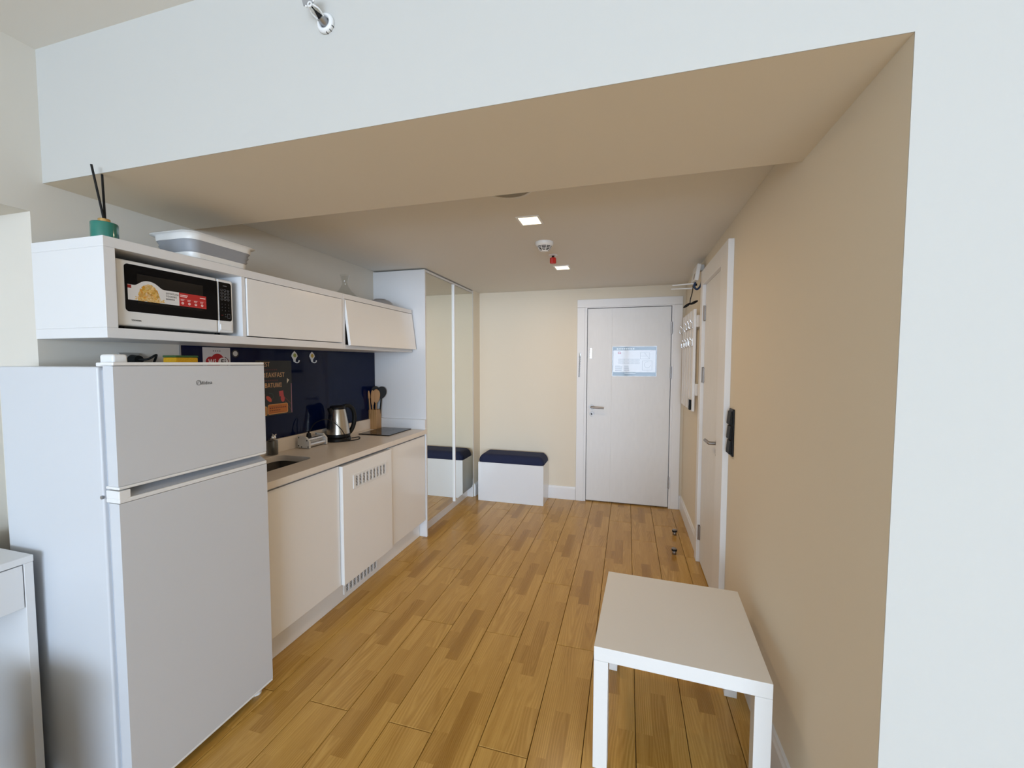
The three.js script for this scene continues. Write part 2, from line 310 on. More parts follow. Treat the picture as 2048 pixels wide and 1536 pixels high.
{
  const t = thing('smoke_detector', 'white round smoke detector with dark slotted dome on ceiling', 'detector');
  const c = V(-0.52, YC, -2.615);
  part(t, 'base', lathe([[0.058, 0], [0.058, -0.012], [0.052, -0.022], [0.047, -0.024]], c, 40), whitePlastic);
  part(t, 'chamber', lathe([[0.04, -0.02], [0.036, -0.036], [0.024, -0.052], [0.001, -0.056]], c, 40), darkGap);
  const rings = []; [[0.0455, 0.025], [0.0425, 0.0325], [0.038, 0.040], [0.031, 0.0475]].forEach(([r, y]) => rings.push(new THREE.TorusGeometry(r, 0.0015, 8, 40).rotateX(Math.PI / 2).translate(c.x, c.y - y, c.z)));
  rings.push(lathe([[0.0005, -0.058], [0.014, -0.057], [0.022, -0.054], [0.024, -0.05]], c, 32));
  for (let i = 0; i < 8; i++) { const a = i * Math.PI / 4 + 0.3, p = (r, y) => V(c.x + r * Math.cos(a), c.y - y, c.z + r * Math.sin(a)); rings.push(cyl(p(0.046, 0.022), p(0.031, 0.048), 0.0016, 0.0016, 6), cyl(p(0.031, 0.048), p(0.02, 0.055), 0.0016, 0.0016, 6)); }
  part(t, 'dome_ribs', rings, whitePlastic);
}
{
  const t = thing('sprinkler_head', 'small red capped sprinkler hanging from the corridor ceiling', 'sprinkler');
  const c = V(-0.52, YC, -2.93), red = M({ color: rgb(0.55, 0.02, 0.012), roughness: 0.4 });
  part(t, 'rosette', lathe([[0.032, 0], [0.031, -0.004], [0.016, -0.007], [0.008, -0.007]], c, 32), whitePlastic);
  part(t, 'neck', cyl(V(c.x, YC - 0.006, c.z), V(c.x, YC - 0.024, c.z), 0.009, 0.008), blackSoft);
  const pts = []; for (let i = 0; i < 16; i++) { const a = i * Math.PI / 8, r = i % 2 ? 0.0215 : 0.0185; pts.push([r * Math.cos(a), r * Math.sin(a)]); }
  const g = new THREE.ExtrudeGeometry(shape2(pts), { depth: 0.03, bevelEnabled: true, bevelSize: 0.004, bevelThickness: 0.005, bevelSegments: 2, bevelOffset: -0.003 });
  part(t, 'cap', g.rotateX(Math.PI / 2).translate(c.x, YC - 0.025, c.z), red, 'red ribbed cap');
}
{ // sidewall sprinkler on the beam face
  const t = thing('wall_sprinkler', 'white and steel sidewall sprinkler projecting from the beam face', 'sprinkler');
  const z = ZJ, cx = -0.822, cy = 2.396, ax = V(-0.22, 0.32, 0.92).normalize();
  const o = V(cx, cy, z), at = (k) => o.clone().addScaledVector(ax, k);
  part(t, 'escutcheon', lathe([[0.034, 0], [0.036, 0.006], [0.034, 0.013], [0.027, 0.017], [0.021, 0.016], [0.019, 0.006]], V(0, 0, 0), 40).rotateX(Math.PI / 2).translate(cx, cy, z), whitePlastic);
  const notch = []; for (let i = 0; i < 3; i++) { const a = -2.05 - i * 0.45; notch.push(bx(-0.0012, 0.0012, 0.0335, 0.0368, 0.001, 0.012).rotateZ(a).translate(cx, cy, z)); }
  part(t, 'notches', notch, darkGap);
  part(t, 'body', [cyl(at(0), at(0.03), 0.017, 0.015, 8)], alu);
  part(t, 'bulb', [cyl(at(0.028), at(0.052), 0.0105, 0.003, 12), cyl(at(0.05), at(0.07), 0.0024, 0.0024, 8)], black);
  const side = V(0.92, 0.2, 0.16).normalize(); const arms = [];
  for (const s of [-1, 1]) arms.push(tube([at(0.025).addScaledVector(side, s * 0.013), at(0.05).addScaledVector(side, s * 0.017), at(0.072).addScaledVector(side, s * 0.006)], 0.0032, 16, 8));
  part(t, 'frame_arms', arms, whitePlastic);
  const hub = at(0.074);
  part(t, 'hub', [new THREE.TorusGeometry(0.0075, 0.003, 8, 20).translate(hub.x, hub.y, hub.z), new THREE.SphereGeometry(0.0042, 10, 8).translate(hub.x - 0.015, hub.y - 0.004, hub.z), new THREE.SphereGeometry(0.0042, 10, 8).translate(hub.x + 0.017, hub.y + 0.008, hub.z)], whitePlastic);
  part(t, 'deflector', rb(-0.024, 0.024, 0, 0.05, -0.0015, 0.0015, 0.001).rotateX(0.35).rotateZ(0.08).translate(hub.x - 0.006, hub.y + 0.004, hub.z - 0.004), alu, 'grey steel deflector plate');
  for (const k of t.children) k.geometry.translate(-cx, -cy, -z).scale(0.74, 0.74, 0.74).translate(cx - 0.004, cy - 0.004, z);
}

// ---------------------------------------------------------------- refrigerator
{
  const t = thing('refrigerator', 'white two door refrigerator at the end of the worktop', 'refrigerator');
  const z0 = -1.415, z1 = -0.877, xf = -1.495, xb = -1.552;
  part(t, 'body', rb(-2.045, xb - 0.012, 0.035, 1.434, z0 + 0.004, z1, 0.006, 3), fridgeWhite);
  part(t, 'gasket', rb(xb - 0.013, xb + 0.001, 0.06, 1.425, z0 + 0.012, z1 - 0.012, 0.002), gasket);
  // upper door: front radiused along both vertical edges
  const door = (y0, y1) => { const s = new THREE.Shape(), w = z1 - z0, dp = xf - xb, r = 0.018; s.moveTo(0, 0); s.lineTo(w, 0); s.lineTo(w, dp - r); s.absarc(w - r, dp - r, r, 0, Math.PI / 2); s.lineTo(r, dp); s.absarc(r, dp - r, r, Math.PI / 2, Math.PI); s.closePath();
    const g = new THREE.ExtrudeGeometry(s, { depth: y1 - y0, bevelEnabled: false, curveSegments: 8 });    // s in (along z, out), extruded up
    return g.rotateX(-Math.PI / 2).rotateY(-Math.PI / 2).scale(-1, 1, 1); };
  const place = (g, y) => { g.computeBoundingBox(); const b = g.boundingBox; g.translate(xb - b.min.x, y - b.min.y, z0 - b.min.z); flip(g); return g; };
  const flip = (g) => { const p = g.attributes.position.array; for (let i = 0; i < p.length; i += 9) for (let k = 0; k < 3; k++) { const a = p[i + 3 + k]; p[i + 3 + k] = p[i + 6 + k]; p[i + 6 + k] = a; } g.computeVertexNormals(); };
  const up = part(t, 'freezer_door', place(door(1.066, 1.436), 1.066), fridgeWhite);
  part(up, 'door_trim', [rb(xb, xf + 0.0015, 1.4375, 1.4485, z0 - 0.001, z1 + 0.001, 0.004, 3), rb(xb, xf + 0.001, 1.0555, 1.065, z0, z1, 0.003)], whitePlastic);
  const low = part(t, 'fridge_door', place(door(0.05, 1.012), 0.05), fridgeWhite);
  part(low, 'door_trim', [rb(xb, xf + 0.0015, 1.013, 1.0265, z0, z1, 0.003), rb(xb, xf + 0.001, 1.0255, 1.052, z1 - 0.032, z1, 0.003), rb(xb, xf + 0.001, 0.04, 0.049, z0, z1, 0.003)], whitePlastic);
  // sloping finger grip between the doors
  part(low, 'grip', new THREE.ExtrudeGeometry(shape2([[0, 0], [0.052, 0], [0.010, 0.026], [0, 0.026]]), { depth: z1 - z0 - 0.034, bevelEnabled: false }).translate(xb, 1.0265, z0), M({ color: rgb(0.40, 0.43, 0.48), roughness: 0.4 }), 'grey sloping finger grip');
  const hc = part(t, 'hinge_cover', [rb(-1.578, -1.512, 1.4345, 1.4475, z1 - 0.075, z1 - 0.004, 0.004), rb(-1.588, -1.528, 1.44, 1.473, z1 - 0.062, z1 - 0.020, 0.008, 3)], whitePlastic);
  for (const z of [z0 + 0.04, z1 - 0.04]) part(t, 'foot', [cyl(V(-1.545, 0, z), V(-1.545, 0.012, z), 0.02, 0.02, 18), cyl(V(-1.545, 0.01, z), V(-1.545, 0.04, z), 0.012, 0.012, 12)], whitePlastic);
  for (const z of [z0 + 0.04, z1 - 0.04]) part(t, 'foot', cyl(V(-2.0, 0, z), V(-2.0, 0.04, z), 0.018, 0.018, 12), blackSoft);
  part(t, 'hinge_screw', cyl(V(-1.568, 1.028, z1 - 0.002), V(-1.568, 1.028, z1 + 0.003), 0.006, 0.006, 12), alu);
  const logo = paint(512, 160, (c) => { c.fillStyle = '#000'; c.fillRect(0, 0, 512, 160); c.strokeStyle = c.fillStyle = '#fff'; c.lineWidth = 13; c.beginPath(); c.arc(80, 78, 56, 0.9, 6.6); c.stroke(); c.lineWidth = 9; c.beginPath(); c.arc(92, 92, 38, 2.6, 5.6); c.stroke(); c.font = 'bold 104px sans-serif'; c.fillText('Midea', 104, 124); });
  logo.colorSpace = THREE.NoColorSpace;
  part(up, 'logo', faceX(new THREE.PlaneGeometry(0.078, 0.0245), xf + 0.0008, 1.374, -1.161), M({ color: rgb(0.16, 0.165, 0.17), alphaMap: logo, transparent: true, roughness: 0.36 }), 'grey Midea lettering');
}
// kitchen worktop, base units
const YW = 0.9;
{
  const t = thing('worktop', 'pale beige stone worktop with sink cut out', 'worktop');
  const stone = M({ color: rgb(0.80, 0.725, 0.645), roughness: 0.3, map: scuffTex });
  const xf = -1.572, xb = XL, za = -1.43, zb = -3.05, th = 0.034;
  const sx0 = -1.985, sx1 = -1.735, sz0 = -1.97, sz1 = -1.5;
  const s = new THREE.Shape(); s.moveTo(xb, -za); s.lineTo(xf, -za); s.lineTo(xf, -zb); s.lineTo(xb, -zb); s.closePath();
  const hole = roundRect(sx1 - sx0, sz1 - sz0, 0.055, sx0, -sz1); s.holes.push(hole);
  const g = new THREE.ExtrudeGeometry(s, { depth: th - 0.004, bevelEnabled: true, bevelSize: 0.0018, bevelThickness: 0.002, bevelOffset: -0.0018, bevelSegments: 2, curveSegments: 10 });
  g.rotateX(-Math.PI / 2).translate(0, YW - th + 0.002, 0);
  part(t, 'slab', g, stone);
  part(thing('worktop_upstand', 'beige stone strip along the foot of the navy splashback', 'upstand'), 'strip', rb(XL, XL + 0.02, YW, 0.982, zb + 0.02, za, 0.002), stone);
  part(thing('side_upstand', 'short white strip where the worktop meets the wardrobe side', 'upstand'), 'strip', rb(XL, xf - 0.01, YW, 0.982, zb + 0.001, zb + 0.02, 0.002), board);
  const k = thing('kitchen_sink', 'dark undermount sink bowl set in the worktop', 'sink');
  const sinkM = M({ color: rgb(0.16, 0.145, 0.13), roughness: 0.42, metalness: 0.3 }), o = 0.012, y0 = YW - th - 0.17, y1 = YW - th - 0.001;
  part(k, 'bowl', [bx(sx0 - o, sx1 + o, y0, y0 + 0.006, sz0 - o, sz1 + o), bx(sx0 - o, sx0 - 0.004, y0, y1, sz0 - o, sz1 + o), bx(sx1 + 0.004, sx1 + o, y0, y1, sz0 - o, sz1 + o), bx(sx0 - o, sx1 + o, y0, y1, sz0 - o, sz0 - 0.004), bx(sx0 - o, sx1 + o, y0, y1, sz1 + 0.004, sz1 + o)], sinkM);
  part(k, 'drain', lathe([[0.0005, 0.004], [0.03, 0.004], [0.036, 0.001], [0.04, 0.002]], V(-1.86, y0 + 0.005, -1.74), 28), chrome);
}
function grille(parent, x, y0, y1, z1, z0, n = 9) {     // n slotted openings in a pale plate facing +x, slots real
  const g = [], w = z1 - z0, m = 0.012, cell = (w - 2 * m) / n, bar = cell * 0.36, hy = 0.009;
  g.push(bx(x, x + 0.004, y0, y0 + hy, z0, z1), bx(x, x + 0.004, y1 - hy, y1, z0, z1));
  for (let i = 0; i <= n; i++) { const a = i === 0 ? z0 : z0 + m + i * cell - bar / 2, b = i === n ? z1 : z0 + m + i * cell + bar / 2; g.push(bx(x, x + 0.004, y0 + hy, y1 - hy, a, b)); }
  const p = part(parent, 'vent_grille', g, whitePlastic, 'white slotted ventilation grille');
  part(p, 'recess', bx(x - 0.0005, x + 0.0006, y0 + 0.004, y1 - 0.004, z0 + 0.005, z1 - 0.005), darkGap);
  const s = [], k = Math.round((y1 - y0 - 2 * hy) / 0.0095);
  for (let j = 0; j < k; j++) { const y = y0 + hy + (j + 0.5) * (y1 - y0 - 2 * hy) / k; s.push(bx(x + 0.0005, x + 0.003, y - 0.0017, y + 0.0017, z0 + m, z1 - m)); }
  part(p, 'slats', s, whitePlastic);
}
{
  const units = [[-1.43, -1.998, -1.592, 'white glossy base cabinet under the sink beside the refrigerator'], [-2.0, -2.516, -1.571, 'white glossy base cabinet with slotted vent in its proud door'], [-2.518, -3.048, -1.592, 'white glossy base cabinet next to the mirrored wardrobe']];
  units.forEach(([za, zb, xf, l], i) => {
    const t = thing('base_cabinet', l, 'cabinet', 'kitchen base cabinets');
    const z0 = zb + 0.0015, z1 = za - 0.0015, x1 = -1.615, top = i === 0 ? 0.69 : 0.862;
    part(t, 'carcass', [bx(XL, x1, 0.14, 0.158, z0, z1), bx(XL, x1, 0.158, i === 0 ? 0.68 : 0.85, z0, z0 + 0.016), bx(XL, x1, 0.158, i === 0 ? 0.68 : 0.85, z1 - 0.016, z1), bx(XL, XL + 0.01, 0.158, i === 0 ? 0.68 : 0.85, z0 + 0.016, z1 - 0.016)], board);
    const d = part(t, 'door', rb(xf - (i === 1 ? 0.039 : 0.018), xf, 0.145, i === 1 ? 0.848 : 0.851, z0 + (i === 2 ? 0.002 : 0), z1, 0.0018, 2), gloss);
    if (i === 1) { grille(d, xf, 0.693, 0.775, -2.095, -2.445); }
    part(t, 'grip_profile', [bx(x1 - 0.008, x1 - 0.004, 0.835, 0.864, z0, z1), bx(x1 - 0.004, x1 + (i === 1 ? 0.006 : 0.017), 0.8535, 0.865, z0, z1)], M({ color: rgb(0.52, 0.53, 0.55), roughness: 0.35 }), 'grey recessed grip profile');
  });
  const p = thing('plinth_board', 'white kickboard with slotted vent under the base cabinets', 'kickboard');
  part(p, 'board', rb(-1.665, -1.648, 0.001, 0.138, -3.046, -1.43, 0.0015), gloss);
  grille(p, -1.648, 0.03, 0.108, -2.088, -2.44);
}
// blue glass splashback
{
  const t = thing('splashback', 'glossy navy blue glass splashback above the worktop', 'splashback');
  part(t, 'glass_panel', rb(XL + 0.0004, XL + 0.006, 0.983, 1.529, -3.048, -1.48, 0.001), P({ color: rgb(0.0018, 0.006, 0.036), roughness: 0.05, ior: 1.45, specularIntensity: 0.4 }));
  part(t, 'edge_trim', bx(XL, XL + 0.007, 0.983, 1.529, -1.4795, -1.476), alu);
}
// ---------------------------------------------------------------- wall cabinets
const UX = -1.693, UY0 = 1.531, UY1 = 1.872, UB = 0.035;
{
  const t = thing('wall_cabinet', 'long white wall cabinet with open microwave bay and closed flap', 'cabinet', 'kitchen wall cabinets');
  const za = -0.982, zb = -2.192;
  part(t, 'top_board', rb(XL, UX, UY1 - UB, UY1, zb, za, 0.0015), board);
  part(t, 'bottom_board', rb(XL, UX, UY0, UY0 + UB, zb, za, 0.0015), board);
  part(t, 'side_panel', rb(XL, UX, UY0 + UB, UY1 - UB, za - 0.034, za, 0.0015), board);
  part(t, 'side_panel', rb(XL, UX, UY0 + UB, UY1 - UB, zb, zb + 0.014, 0.0015), board);
  part(t, 'divider', rb(XL, UX - 0.004, UY0 + UB, UY1 - UB, -1.517, -1.499, 0.001), board);
  part(t, 'back_panel', bx(XL, XL + 0.006, UY0 + UB, UY1 - UB, zb + 0.014, -1.517), board);
  part(t, 'back_panel', bx(XL, XL + 0.006, UY0 + UB, UY1 - UB, -1.499, za - 0.034), board);
  part(t, 'flap_door', rb(UX - 0.016, UX + 0.003, UY0 + UB + 0.004, UY1 - UB - 0.003, zb + 0.017, -1.5205, 0.0015), gloss);
  const b = thing('wall_cabinet', 'short white wall cabinet with its flap hanging slightly open', 'cabinet', 'kitchen wall cabinets');
  const z1 = zb - 0.001, z0 = -3.035;
  part(b, 'top_board', rb(XL, UX, UY1 - 0.03, UY1, z0, z1, 0.0015), board);
  part(b, 'bottom_board', rb(XL, UX, UY0, UY0 + 0.028, z0, z1, 0.0015), board);
  part(b, 'side_panel', rb(XL, UX, UY0 + 0.028, UY1 - 0.03, z1 - 0.014, z1, 0.0015), board);
  part(b, 'side_panel', rb(XL, UX - 0.03, UY0 + 0.028, UY1 - 0.03, z0, z0 + 0.012, 0.0015), board);
  part(b, 'back_panel', bx(XL, XL + 0.006, UY0 + 0.028, UY1 - 0.03, z0 + 0.012, z1 - 0.014), board);
  const f = part(b, 'flap_door', rb(-0.018, 0, -0.287, 0, z0 + 0.001, z1 - 0.017, 0.0015).rotateZ(0.125).translate(UX + 0.001, UY1 - 0.033, 0), gloss);
}
// microwave
{
  const t = thing('microwave', 'white microwave with black window standing in the cabinet bay', 'microwave');
  const xf = -1.712, z1 = -1.024, z0 = -1.468, y0 = 1.578, y1 = 1.81, zp = -1.394;
  part(t, 'housing', rb(-2.02, xf - 0.028, y0, y1, z0 + 0.002, z1 - 0.002, 0.006), whitePlastic);
  const d = part(t, 'door', rb(xf - 0.028, xf, y0, y1, zp + 0.001, z1, 0.008, 3), whitePlastic);
  const c = part(t, 'control_panel', rb(xf - 0.028, xf, y0, y1, z0, zp - 0.0006, 0.008, 3), whitePlastic);
  const inset = (w, h, r, sq) => { const s = new THREE.Shape(); // rounded on the left only or on the right only
    if (sq === 'r') { s.moveTo(r, 0); s.lineTo(w, 0); s.lineTo(w, h); s.lineTo(r, h); s.absarc(r, h - r, r, Math.PI / 2, Math.PI); s.lineTo(0, r); s.absarc(r, r, r, Math.PI, 1.5 * Math.PI); }
    else { s.moveTo(0, 0); s.lineTo(w - r, 0); s.absarc(w - r, r, r, -Math.PI / 2, 0); s.lineTo(w, h - r); s.absarc(w - r, h - r, r, 0, Math.PI / 2); s.lineTo(0, h); }
    return s; };
  const winM = P({ color: rgb(0.004, 0.004, 0.005), roughness: 0.08, specularIntensity: 0.3 });
  part(d, 'window', faceX(new THREE.ExtrudeGeometry(inset(0.342, 0.168, 0.012, 'r'), { depth: 0.0012, bevelEnabled: false }), xf - 0.0002, 1.629, -1.0505), winM, 'black glass window');
  const mesh = part(d, 'inner_screen', faceX(new THREE.PlaneGeometry(0.24, 0.105), xf + 0.00115, 1.714, -1.21), P({ color: rgb(0.010, 0.009, 0.009), roughness: 0.25, specularIntensity: 0.3 }));
  const keys = paint(256, 640, (c) => {
    c.fillStyle = '#0b0b0c'; c.fillRect(0, 0, 256, 640); c.strokeStyle = '#77777a'; c.fillStyle = '#77777a'; c.lineWidth = 4;
    c.font = '30px monospace'; c.textAlign = 'center'; c.fillRect(88, 52, 80, 10); c.font = 'bold 24px sans-serif';
    for (let r = 0; r < 4; r++) for (let k = 0; k < 3; k++) { c.strokeRect(38 + k * 66, 118 + r * 50, 44, 22); c.fillRect(44 + k * 66, 146 + r * 50, 32, 5); }
    '123456789'.split('').forEach((n, i) => c.fillText(n, 60 + (i % 3) * 68, 372 + Math.floor(i / 3) * 52)); c.fillText('0', 128, 540); c.strokeRect(170, 520, 50, 70); c.fillStyle = '#8a2222'; c.fillRect(40, 545, 38, 8); c.fillStyle = '#77777a'; c.fillRect(110, 566, 40, 6);
  });
  part(c, 'keypad', faceX(flat(inset(0.058, 0.167, 0.010, 'l')), xf + 0.0008, 1.630, zp - 0.006), P({ map: keys, roughness: 0.2, specularIntensity: 0.3 }), 'black keypad');
  part(c, 'door_button', rb(xf - 0.002, xf + 0.003, 1.589, 1.616, zp - 0.063, zp - 0.008, 0.005, 3), whitePlastic);
  const brand = paint(512, 96, (c) => { c.fillStyle = '#000'; c.fillRect(0, 0, 512, 96); c.fillStyle = '#fff'; c.font = 'bold 84px sans-serif'; c.textAlign = 'center'; c.fillText('TOSHIBA', 256, 78, 500); });
  brand.colorSpace = THREE.NoColorSpace;
  part(d, 'brand_print', faceX(new THREE.PlaneGeometry(0.046, 0.0085), xf + 0.0006, 1.5985, -1.0825), M({ color: rgb(0.012, 0.012, 0.014), alphaMap: brand, transparent: true, roughness: 0.4 }), 'black TOSHIBA lettering');
  // promotional sticker with a domed top edge
  const L = 0.284, H = 0.052, s = new THREE.Shape(); s.moveTo(0, 0); s.lineTo(L, 0); s.lineTo(L, H); s.lineTo(0.122, H); s.bezierCurveTo(0.105, H, 0.098, 0.075, 0.068, 0.075); s.bezierCurveTo(0.04, 0.075, 0.035, H + 0.002, 0.018, H + 0.002); s.lineTo(0, H + 0.002); s.closePath();
  const stick = paint(1136, 300, (c, w, h) => {
    c.fillStyle = '#dcdad8'; c.fillRect(0, 0, w, h);
    c.fillStyle = '#8f1418'; c.fillRect(0, 88, 46, 46);
    for (let i = 0; i < 420; i++) { const a = hash(i, 1, 5) * Math.PI, r = Math.sqrt(hash(i, 2, 5)); c.fillStyle = `hsl(${34 + 8 * hash(i, 3, 5)},${48 + 20 * hash(i, 4, 5)}%,${44 + 28 * hash(i, 5, 5)}%)`; c.beginPath(); c.ellipse(275 + 135 * r * Math.cos(a), 292 - 232 * r * Math.sin(a), 24, 15, hash(i, 6, 5) * 3, 0, 7); c.fill(); }
    for (let i = 0; i < 90; i++) { c.fillStyle = `hsl(38,55%,${55 + 22 * hash(i, 5, 9)}%)`; c.beginPath(); c.arc(90 + 400 * hash(i, 1, 9), 285 - 50 * hash(i, 2, 9) * hash(i, 3, 9), 9, 0, 7); c.fill(); }
    c.fillStyle = '#3c3a3a'; c.font = 'bold 38px sans-serif'; c.fillText('EFFORTLESS', 505, 150, 190); c.fillText('COOKING', 505, 192, 160); c.font = '32px sans-serif'; for (let i = 0; i < 7; i++) c.fillRect(505 + i * 19, 212, 12, 20);
    c.fillStyle = '#b5131a'; c.fillRect(700, 92, 436, 208);
    c.fillStyle = '#f0d8d8'; c.fillRect(716, 122, 120, 12); c.fillRect(716, 144, 106, 12); c.fillRect(1030, 126, 92, 14);
    for (let i = 0; i < 4; i++) { c.fillRect(722 + i * 104, 192, 60 - (i % 2) * 8, 7); c.fillRect(722 + i * 104, 206, 46, 7); c.beginPath(); c.arc(752 + i * 104, 252, 20, 0, 7); c.fill(); c.fillStyle = '#b5131a'; c.fillRect(742 + i * 104, 246, 20, 9); c.fillStyle = '#f0d8d8'; }
    c.strokeStyle = '#d86a6a'; c.lineWidth = 3; c.strokeRect(706, 184, 418, 106);
  });
  part(d, 'sticker', faceX(flat(s, 20), xf + 0.0016, 1.671, -1.0585), M({ map: stick, roughness: 0.35 }), 'white and red advertising sticker with a heap of food');
  for (const z of [z0 + 0.04, z1 - 0.04]) for (const x of [-1.98, xf - 0.05]) part(t, 'foot', cyl(V(x, UY0 + UB, z), V(x, y0 + 0.002, z), 0.01, 0.01, 12), blackSoft);
}
// things on the wall cabinets
{
  const t = thing('reed_diffuser', 'teal reed diffuser with gold collar and two black sticks', 'diffuser');
  const reedBlack = M({ color: rgb(0.008, 0.008, 0.008), roughness: 0.9 });
  const c = V(-1.765, UY1, -1.031), teal = P({ color: rgb(0.008, 0.17, 0.13), roughness: 0.12, clearcoat: 0.8, clearcoatRoughness: 0.05 });
  part(t, 'jar', lathe([[0.0005, 0], [0.035, 0], [0.0372, 0.002], [0.0372, 0.056], [0.0355, 0.059], [0.012, 0.060]], c, 48), teal);
  part(t, 'collar', lathe([[0.0165, 0.059], [0.0165, 0.072], [0.015, 0.0735], [0.006, 0.0735]], c, 36), M({ color: rgb(0.78, 0.55, 0.25), roughness: 0.22, metalness: 1 }));
  part(t, 'reed', cyl(V(c.x, c.y + 0.07, c.z), V(c.x + 0.02, c.y + 0.240, c.z + 0.040), 0.0036, 0.0034, 8), reedBlack);
  part(t, 'reed', cyl(V(c.x, c.y + 0.07, c.z - 0.003), V(c.x + 0.004, c.y + 0.292, c.z + 0.003), 0.0036, 0.0034, 8), reedBlack);
}
{
  const t = thing('collapsible_basin', 'white rectangular folding basin with grey band on cabinet', 'basin');
  // stacked rounded rectangles: [y, half x, half z, radius]
  const c = V(-1.79, UY1, -1.412);
  const ring = (hx, hz, r) => { const p = roundRect(2 * hx, 2 * hz, r, -hx, -hz).getSpacedPoints(96); p.pop(); return p; };
  const loft = (rows, closeBottom) => { const pos = [], uv = [], idx = []; rows.forEach(([y, hx, hz, r]) => ring(hx, hz, r).forEach((p) => { pos.push(c.x + p.x, c.y + y, c.z + p.y); uv.push(p.x, p.y); }));
    const n = 96; for (let i = 0; i + 1 < rows.length; i++) for (let j = 0; j < n; j++) { const a = i * n + j, b = i * n + (j + 1) % n; idx.push(a, a + n, b, b, a + n, b + n); }
    if (closeBottom) { const o = pos.length / 3; pos.push(c.x, c.y + rows[0][0], c.z); uv.push(0, 0); for (let j = 0; j < n; j++) idx.push(o, j, (j + 1) % n); }
    const g = new THREE.BufferGeometry(); g.setAttribute('position', new THREE.Float32BufferAttribute(pos, 3)); g.setAttribute('uv', new THREE.Float32BufferAttribute(uv, 2)); g.setIndex(idx); g.computeVertexNormals(); return g; };
  const greyRubber = M({ color: rgb(0.30, 0.31, 0.33), roughness: 0.5, side: THREE.DoubleSide }), wh = M({ color: rgb(0.80, 0.79, 0.76), roughness: 0.35, side: THREE.DoubleSide });
  part(t, 'base_tray', loft([[0.0, 0.088, 0.128, 0.034], [0.004, 0.091, 0.131, 0.036], [0.024, 0.093, 0.133, 0.037]], true), wh);
  part(t, 'folding_band', loft([[0.024, 0.093, 0.133, 0.037], [0.034, 0.099, 0.139, 0.04], [0.040, 0.096, 0.136, 0.039], [0.052, 0.103, 0.143, 0.042], [0.058, 0.100, 0.140, 0.041], [0.072, 0.107, 0.147, 0.044]]), greyRubber, 'grey rubber folding band');
  part(t, 'rim', loft([[0.072, 0.108, 0.148, 0.044], [0.094, 0.110, 0.151, 0.045], [0.096, 0.124, 0.164, 0.052], [0.100, 0.125, 0.165, 0.052], [0.100, 0.110, 0.151, 0.045], [0.090, 0.106, 0.146, 0.043]]), wh);
}
{
  const t = thing('glass_carafe', 'clear glass carafe with flared neck on the cabinet', 'carafe');
  const p = [[0.0005, 0], [0.085, 0], [0.1, 0.006], [0.098, 0.014], [0.07, 0.035], [0.042, 0.062], [0.024, 0.09], [0.018, 0.112], [0.020, 0.13], [0.027, 0.152], [0.033, 0.168]];
  part(t, 'vessel', lathe(p, V(-1.86, UY1, -2.43), 48), P({ color: rgb(0.88, 0.89, 0.88), roughness: 0.015, transmission: 1, thickness: 0, ior: 1.6, side: THREE.DoubleSide }));
  const d = thing('shallow_bowl', 'upturned grey bowl on the cabinet beside the wardrobe', 'bowl');
  part(d, 'shell', lathe([[0.093, 0], [0.096, 0.004], [0.088, 0.03], [0.064, 0.048], [0.044, 0.052], [0.044, 0.056], [0.040, 0.056], [0.0005, 0.053]], V(-1.83, UY1, -2.80), 48), M({ color: rgb(0.30, 0.29, 0.28), roughness: 0.3 }));
}
